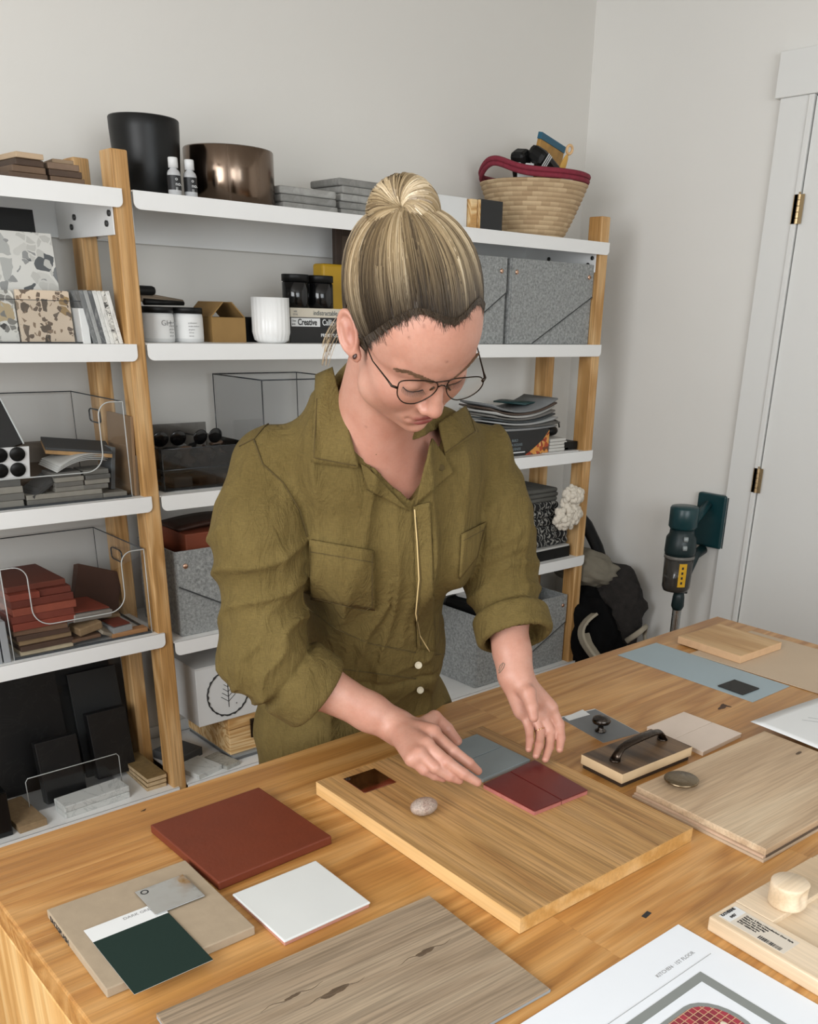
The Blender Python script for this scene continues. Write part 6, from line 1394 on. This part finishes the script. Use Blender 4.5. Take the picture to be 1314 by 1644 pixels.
# scalp base layer
NU, NV = 160, 26; g = [tuple(Hw(*hair_pt(i/NU, j/NV, -.004))) for j in range(NV+1) for i in range(NU+1)]
hair.add(g, [(j*(NU+1)+i, j*(NU+1)+i+1, (j+1)*(NU+1)+i+1, (j+1)*(NU+1)+i) for j in range(NV) for i in range(NU)], 0, True)
for j in range(NV):
    for i in range(NU): uvs += [(.35+.3*math.sin(i*2.3), j/NV), (.35+.3*math.sin(i*2.3), j/NV), (.35+.3*math.sin(i*2.3), (j+1)/NV), (.35+.3*math.sin(i*2.3), (j+1)/NV)]
rs = random.Random(4); hair_cols = [rs.random() for _ in range(90)]
for k in range(3000):
    s = rs.random(); lock = int(s*90); t0 = rs.random()**2*.10-.012 if rs.random() < .65 else rs.random()*.35; e0 = rs.uniform(-.004, .028)+.012*math.sin(lock*1.9); dr = rs.uniform(-.010, .010); N = 15
    u = min(1, max(0, .55*hair_cols[lock]+.45*rs.random()))
    pts = [hair_pt(s+dr*math.sin(PI*.5*i/(N-1)), t0+(1-t0)*i/(N-1), e0*min(1, 3*(i/(N-1))+.05)) for i in range(N)]
    add_strip(pts, [.0009*(.5+min(1, 4*i/(N-1))*.6) for i in range(N)], u)
# fine hairs feathering the hairline, lying on the skin
bb = []
for k in range(2600):
    s = rs.random()*.44*(1 if rs.random() < .7 else -1); a = hl_pt(s); p1 = hair_pt(s+rs.uniform(-.012, .012), .09, .008); d_ = (p1-a)/np.linalg.norm(p1-a)
    L_ = rs.uniform(.000, .010)*rs.random()*(1.+.9*math.sin(s*60)**2); st = a-d_*L_; bb += [st, st*.5+a*.5, a, a*.5+p1*.5]
bb = np.array(bb); W_ = bb @ HM.T+HT
for _ in range(3):
    e = head_sdf(W_); G = np.stack([head_sdf(W_+np.eye(3)[j]*1e-3)-e for j in range(3)], 1); G /= np.linalg.norm(G, axis=1, keepdims=True); W_ = W_-G*(e-.0006)[:, None]
bb = Hl(W_).reshape(-1, 4, 3)
for k, q in enumerate(bb):
    add_strip([q[0], q[1], q[2]+(q[2]-HC)*.008, q[3]+(q[3]-HC)*.03], [.00008, .00016, .00026, .0004], rs.uniform(.0, .75)); uvs[-36:] = [(a_, .03) for a_, b_ in uvs[-36:]]
# bun: strands wound through a tilted coil
AX = BN*.45+A3(.50, .45, .62)*.85; AX /= np.linalg.norm(AX); X1 = np.cross(AX, A3(1, 0, 0)); X1 /= np.linalg.norm(X1); X2 = np.cross(AX, X1)
BC_ = BUN-BN*.009+A3(.003, 0, 0); R_ = .0225
for k in range(900):
    ph = rs.random()*2*PI; th0 = rs.random()*2*PI; r_ = .0218+rs.uniform(-.0010, .0014); N = 14; ln = rs.uniform(1.6, 3.4); lock = math.sin(th0*9)+math.sin(th0*4+1); u = min(1, max(0, .55+.16*lock+.3*(rs.random()-.5)))
    pts = []
    for i in range(N):
        f = i/(N-1); p_ = ph+ln*f; th = th0+.55*f*ln/2+.06*math.sin(3*p_); rad = R_+r_*math.cos(p_)
        pts.append(BC_+(X1*math.cos(th)+X2*math.sin(th))*rad+AX*r_*math.sin(p_))
    nb = len(uvs); add_strip(pts, .0011, u); uvs[nb:] = [(a, .75+.25*b) for a, b in uvs[nb:]]
hair.grid(lambda u, v: tuple(Hw(*(BC_+(X1*math.cos(2*PI*u)+X2*math.sin(2*PI*u))*(R_+.0193*math.cos(2*PI*v))+AX*.0193*math.sin(2*PI*v)))), 40, 20)
uvs += [(.35, .6)]*4*(40*20)
X1 = np.cross(BN, A3(1, 0, 0)); X1 /= np.linalg.norm(X1); X2 = np.cross(BN, X1); BC_ = BUN
for k in range(300):          # wrap round the base of the bun
    th0 = rs.random()*2*PI; ln = rs.uniform(1.5, 3.4); h0 = rs.uniform(-.040, -.020); N = 12; rr = .036+rs.uniform(-.002, .003)-(h0+.036)*.25; u = .25+.6*rs.random()
    pts = [BC_+(X1*math.cos(th0+ln*i/(N-1))*1.05+X2*math.sin(th0+ln*i/(N-1)))*rr+BN*(h0+.006*i/(N-1)) for i in range(N)]
    nb = len(uvs); add_strip(pts, .0011, u); uvs[nb:] = [(a, .6+.4*b) for a, b in uvs[nb:]]
# loose wisps behind the near ear
for k in range(22):
    a = A3(.066, -.055, -.02)+A3(rs.uniform(-.008, .004), rs.uniform(-.012, .01), rs.uniform(-.03, .01))
    L_ = rs.uniform(.03, .085); pts = [a+A3(.012*math.sin(2*f), .006*f*0+rs.uniform(-.001, .001), -L_*f) +A3(.008, .012, 0)*f for f in (0, .2, .4, .6, .8, 1.)]
    add_strip(pts, .0004, rs.uniform(.1, .7))
ho = hair.build('hair', M_HAIR); ul = ho.data.uv_layers.new(name='UVMap')
assert len(uvs) == len(ho.data.loops), (len(uvs), len(ho.data.loops))
ul.data.foreach_set('uv', np.array(uvs, np.float32).ravel()); at_per(ho)
# ------------------------------------------------------------------ brows, lashes, earring, ring, tattoo
def strokes(name, pts_l, n, ln, rad, mat, spread, dirv, seed, f=head_sdf):
    r_ = random.Random(seed); b = MB(); P_ = np.array(pts_l, float); sg = np.r_[0, np.cumsum(np.linalg.norm(np.diff(P_, axis=0), axis=1))]; sg /= sg[-1]
    for k in range(n):
        s = r_.random(); p = np.array([np.interp(s, sg, P_[:, j]) for j in range(3)]); p[2] += r_.uniform(-spread, spread)*(1-.5*s)
        w = Hw(*p); e = float(f(w[None])[0]); nrm = np.array([float(f((w+np.eye(3)[j]*1e-3)[None])[0])-e for j in range(3)]); nrm /= np.linalg.norm(nrm)
        w = w-nrm*(e-.0004); d_ = HM @ np.array([dirv[0], dirv[1], dirv[2]+r_.uniform(-.3, .3)]); d_ /= np.linalg.norm(d_)
        b.tube([tuple(w), tuple(w+d_*ln*.5+nrm*.0006), tuple(w+d_*ln+nrm*.0003)], [rad, rad*.8, rad*.3], 4, cap=False)
    return at_per(b.build(name, mat))
M_BROW = plain('6b4f38', .7, var=.1, name='brow_hair'); M_LASH = plain('2a1f19', .6, name='lash')
for s in (1, -1):
    strokes('eyebrow', [(s*.012, .092, .0165), (s*.028, .088, .0225), (s*.043, .078, .0250), (s*.053, .068, .0205)], 230, .006, .00036, M_BROW, .0030, (s*1., -.3, .15), 5+s)
    b = MB(); lid = [(s*.0175, .0855, -.0105), (s*.024, .0885, -.0125), (s*.032, .0895, -.0130), (s*.040, .0865, -.0110), (s*.0455, .0800, -.0065)]
    ws_p = []
    for i in range(25):
        f_ = i/24*4; j = min(3, int(f_)); p = np.array(lid[j])*(1-(f_-j))+np.array(lid[j+1])*(f_-j); w = Hw(*p); e = float(head_sdf(w[None])[0]); nrm = np.array([float(head_sdf((w+np.eye(3)[q]*1e-3)[None])[0])-e for q in range(3)]); nrm /= np.linalg.norm(nrm); ws_p.append((w-nrm*(e-.0003), nrm))
    b.tube([tuple(p) for p, _ in ws_p], .0007, 6)
    for i, (p, nrm) in enumerate(ws_p):
        if i % 1 == 0:
            d_ = HM @ A3(s*(i-8)/24*.8, .75, -.45); d_ /= np.linalg.norm(d_); b.tube([tuple(p), tuple(p+d_*.004), tuple(p+d_*.0072+HM @ A3(0, .0005, .001))], [.0003, .00025, .0001], 3, cap=False)
    at_per(b.build('eyelashes', M_LASH))
for s in (1, -1):
    e = EAR_C+EAR_R @ A3(.0055, .006, -.0285); w = Hw(s*e[0], e[1], e[2])
    at_per(MB().sphere((0, 0, 0), (.0022, .0042, .0050), 10).build('earring', plain('3a1f19', .3, name='dark_stud'), loc=tuple(w), rot=(0, .3, 0)))
# ring on her left hand
a_, b_ = np.array(L_rng[0]), np.array(L_rng[1]); c_ = a_*.12+b_*.88; ax_ = (b_-a_)/np.linalg.norm(b_-a_)
q1 = np.cross(ax_, A3(1, 0, 0)); q1 /= np.linalg.norm(q1); q2 = np.cross(ax_, q1)
at_per(MB().tube([tuple(c_+(q1*math.cos(k*PI/16)+q2*math.sin(k*PI/16))*.0094) for k in range(33)], .0009, 6, cap=False).build('ring', metal('ring_gold', 'd9b48a', .15)))
tt = [march(hand_L, x, y, 1.4, .0003) for x, y in ((801, 1077), (803, 1069), (808, 1064), (811, 1066), (809, 1072), (804, 1079), (801, 1081), (806, 1070), (808, 1066))]
at_per(MB().tube([tuple(p) for p in tt], .0005, 5).build('tattoo', plain('3d4a3c', .6, name='tattoo_ink')))
# fingernails
M_NAIL = plain('e0b5a6', .25, var=.02, name='nail')
def nail(K_, nrm, w=.0052, l=.0075, r0=.0066):
    tip, pre = np.array(K_[3]), np.array(K_[2]); ax_ = (tip-pre)/np.linalg.norm(tip-pre); n_ = np.array(nrm, float); n_ -= ax_*(n_ @ ax_); n_ /= np.linalg.norm(n_); sd = np.cross(ax_, n_)
    def fn(u, v): a = (u-.5)*2.0; return tuple(tip-ax_*.0035+ax_*(l*(v-.35)*(1-.18*abs(u-.5)))+sd*w*math.sin(a)*.98+n_*(r0+.0002-w*(1-math.cos(a))*.9-.0014*v*v))
    o = MB().grid(fn, 8, 6).build('fingernail', M_NAIL); at_per(o)
up = A3(-.25, -.2, 1)
nail(R_idx, up); nail(R_mid, up); nail(R_thb, A3(-.2, -.5, 1), .0064, .009, .0082)
nail(L_thb, -_ray(857, 1152), .0066, .009, .0086)
# ------------------------------------------------------------------ eyeglasses
gl = empty('eyeglasses', tuple(Hw(0, .095, 0))); at_per(gl)
def at_gl(o):
    o.parent = gl; w = Hw(0, .095, 0); o.matrix_parent_inverse = Matrix.Translation((-w[0], -w[1], -w[2])); return o
def locy(px, py, y):
    r_ = HM.T @ _ray(px, py); o_ = Hl(_C); k = (y-o_[1])/r_[1]; return o_+r_*k
def smooth_loop(P_, n=64):
    P_ = np.array(P_); N = len(P_); out = []
    for i in range(n):
        f = i/n*N; j = int(f); t = f-j; a, b, c, d = P_[(j-1) % N], P_[j % N], P_[(j+1) % N], P_[(j+2) % N]
        out.append(.5*((2*b)+(-a+c)*t+(2*a-5*b+4*c-d)*t*t+(-a+3*b-3*c+d)*t**3))
    return out
GY = .0985
rp = [(645, 612), (672, 611), (699, 613.5), (703, 622), (695, 633), (680, 642.5), (664, 648), (648, 646), (639, 636), (639, 622)]
lp = [(727, 609), (750, 606), (770, 605), (776, 611), (774, 620), (765, 630), (750, 638.5), (733, 642), (722, 637), (717, 627), (719, 616)]
M_FRAME = metal('dark_frame', '3c352f', .35)
for pts_, s in ((rp, 1), (lp, -1)):
    L_ = smooth_loop([locy(x, y, GY) for x, y in pts_]); c = sum(L_)/len(L_)
    W_ = [tuple(Hw(*p)) for p in L_]
    at_gl(MB().tube(W_+[W_[0], W_[1]], .00085, 7, cap=False).build('lens_rim', M_FRAME))
    g = MB(); cw = Hw(*(c+A3(0, .002, 0))); vs = [tuple(cw)]+[tuple(Hw(*(c+(p-c)*f_+A3(0, .002*(1-f_*f_), 0)))) for f_ in (.35, .7, 1.) for p in L_]; n_ = len(L_)
    fs = [(0, 1+i, 1+(i+1) % n_) for i in range(n_)]+[(1+k*n_+i, 1+(k+1)*n_+i, 1+(k+1)*n_+(i+1) % n_, 1+k*n_+(i+1) % n_) for k in range(2) for i in range(n_)]
    g.add(vs, fs, 0, True); at_gl(g.build('lens', M_LENS))
def gt(name, pts, r): return at_gl(MB().tube([tuple(Hw(*p)) for p in pts], r, 7).build(name, M_FRAME))
gt('bridge', [locy(701, 614, GY), locy(712, 612.5, GY+.0025), locy(722, 611, GY)], .0008)
gt('bridge', [locy(703, 622, GY), locy(709, 618.5, GY+.003), locy(714, 619, GY+.003), locy(718.5, 624, GY)], .0009)
r0 = locy(639, 623, GY); l0 = locy(775, 612, GY)
gt('temple_arm', [r0, r0+A3(.007, -.004, .001), r0+A3(.0085, -.012, .001), A3(.0765, .045, .008), A3(.0745, .018, .006), A3(.074, -.010, .012), A3(.072, -.035, .008)], [.0016, .0016, .0012, .0008, .0009, .0012, .0014])
gt('temple_arm', [l0, l0+A3(-.006, -.004, 0), l0+A3(-.007, -.012, .001), A3(-.0765, .045, .004), A3(-.0755, .018, .008), A3(-.074, -.010, .012), A3(-.072, -.035, .008)], [.0022, .0020, .0012, .0008, .0009, .0012, .0014])
gt('nose_pad', [locy(697, 622, GY-.003), locy(691, 626, GY-.006)], .0013); gt('nose_pad', [locy(720, 622, GY-.003), locy(723, 626, GY-.006)], .0013)
# shoes under the trouser hems
M_SHOE = plain('3a3733', .6, var=.1, name='shoe_leather')
for s in (-1, 1):
    hx_ = HIP[0]+s*LAT2[0]*.095+s*.0; hy_ = HIP[1]+s*LAT2[1]*.095+.03
    b = MB(); b.sphere((0, -.055, .045), (.048, .135, .048), 16); b.v = [(x, y, max(z, .006)) for x, y, z in b.v]; b.box(-.042, .042, -.175, .065, 0, .014, .006)
    at_per(b.build('shoe', M_SHOE, loc=(hx_, hy_, 0)))
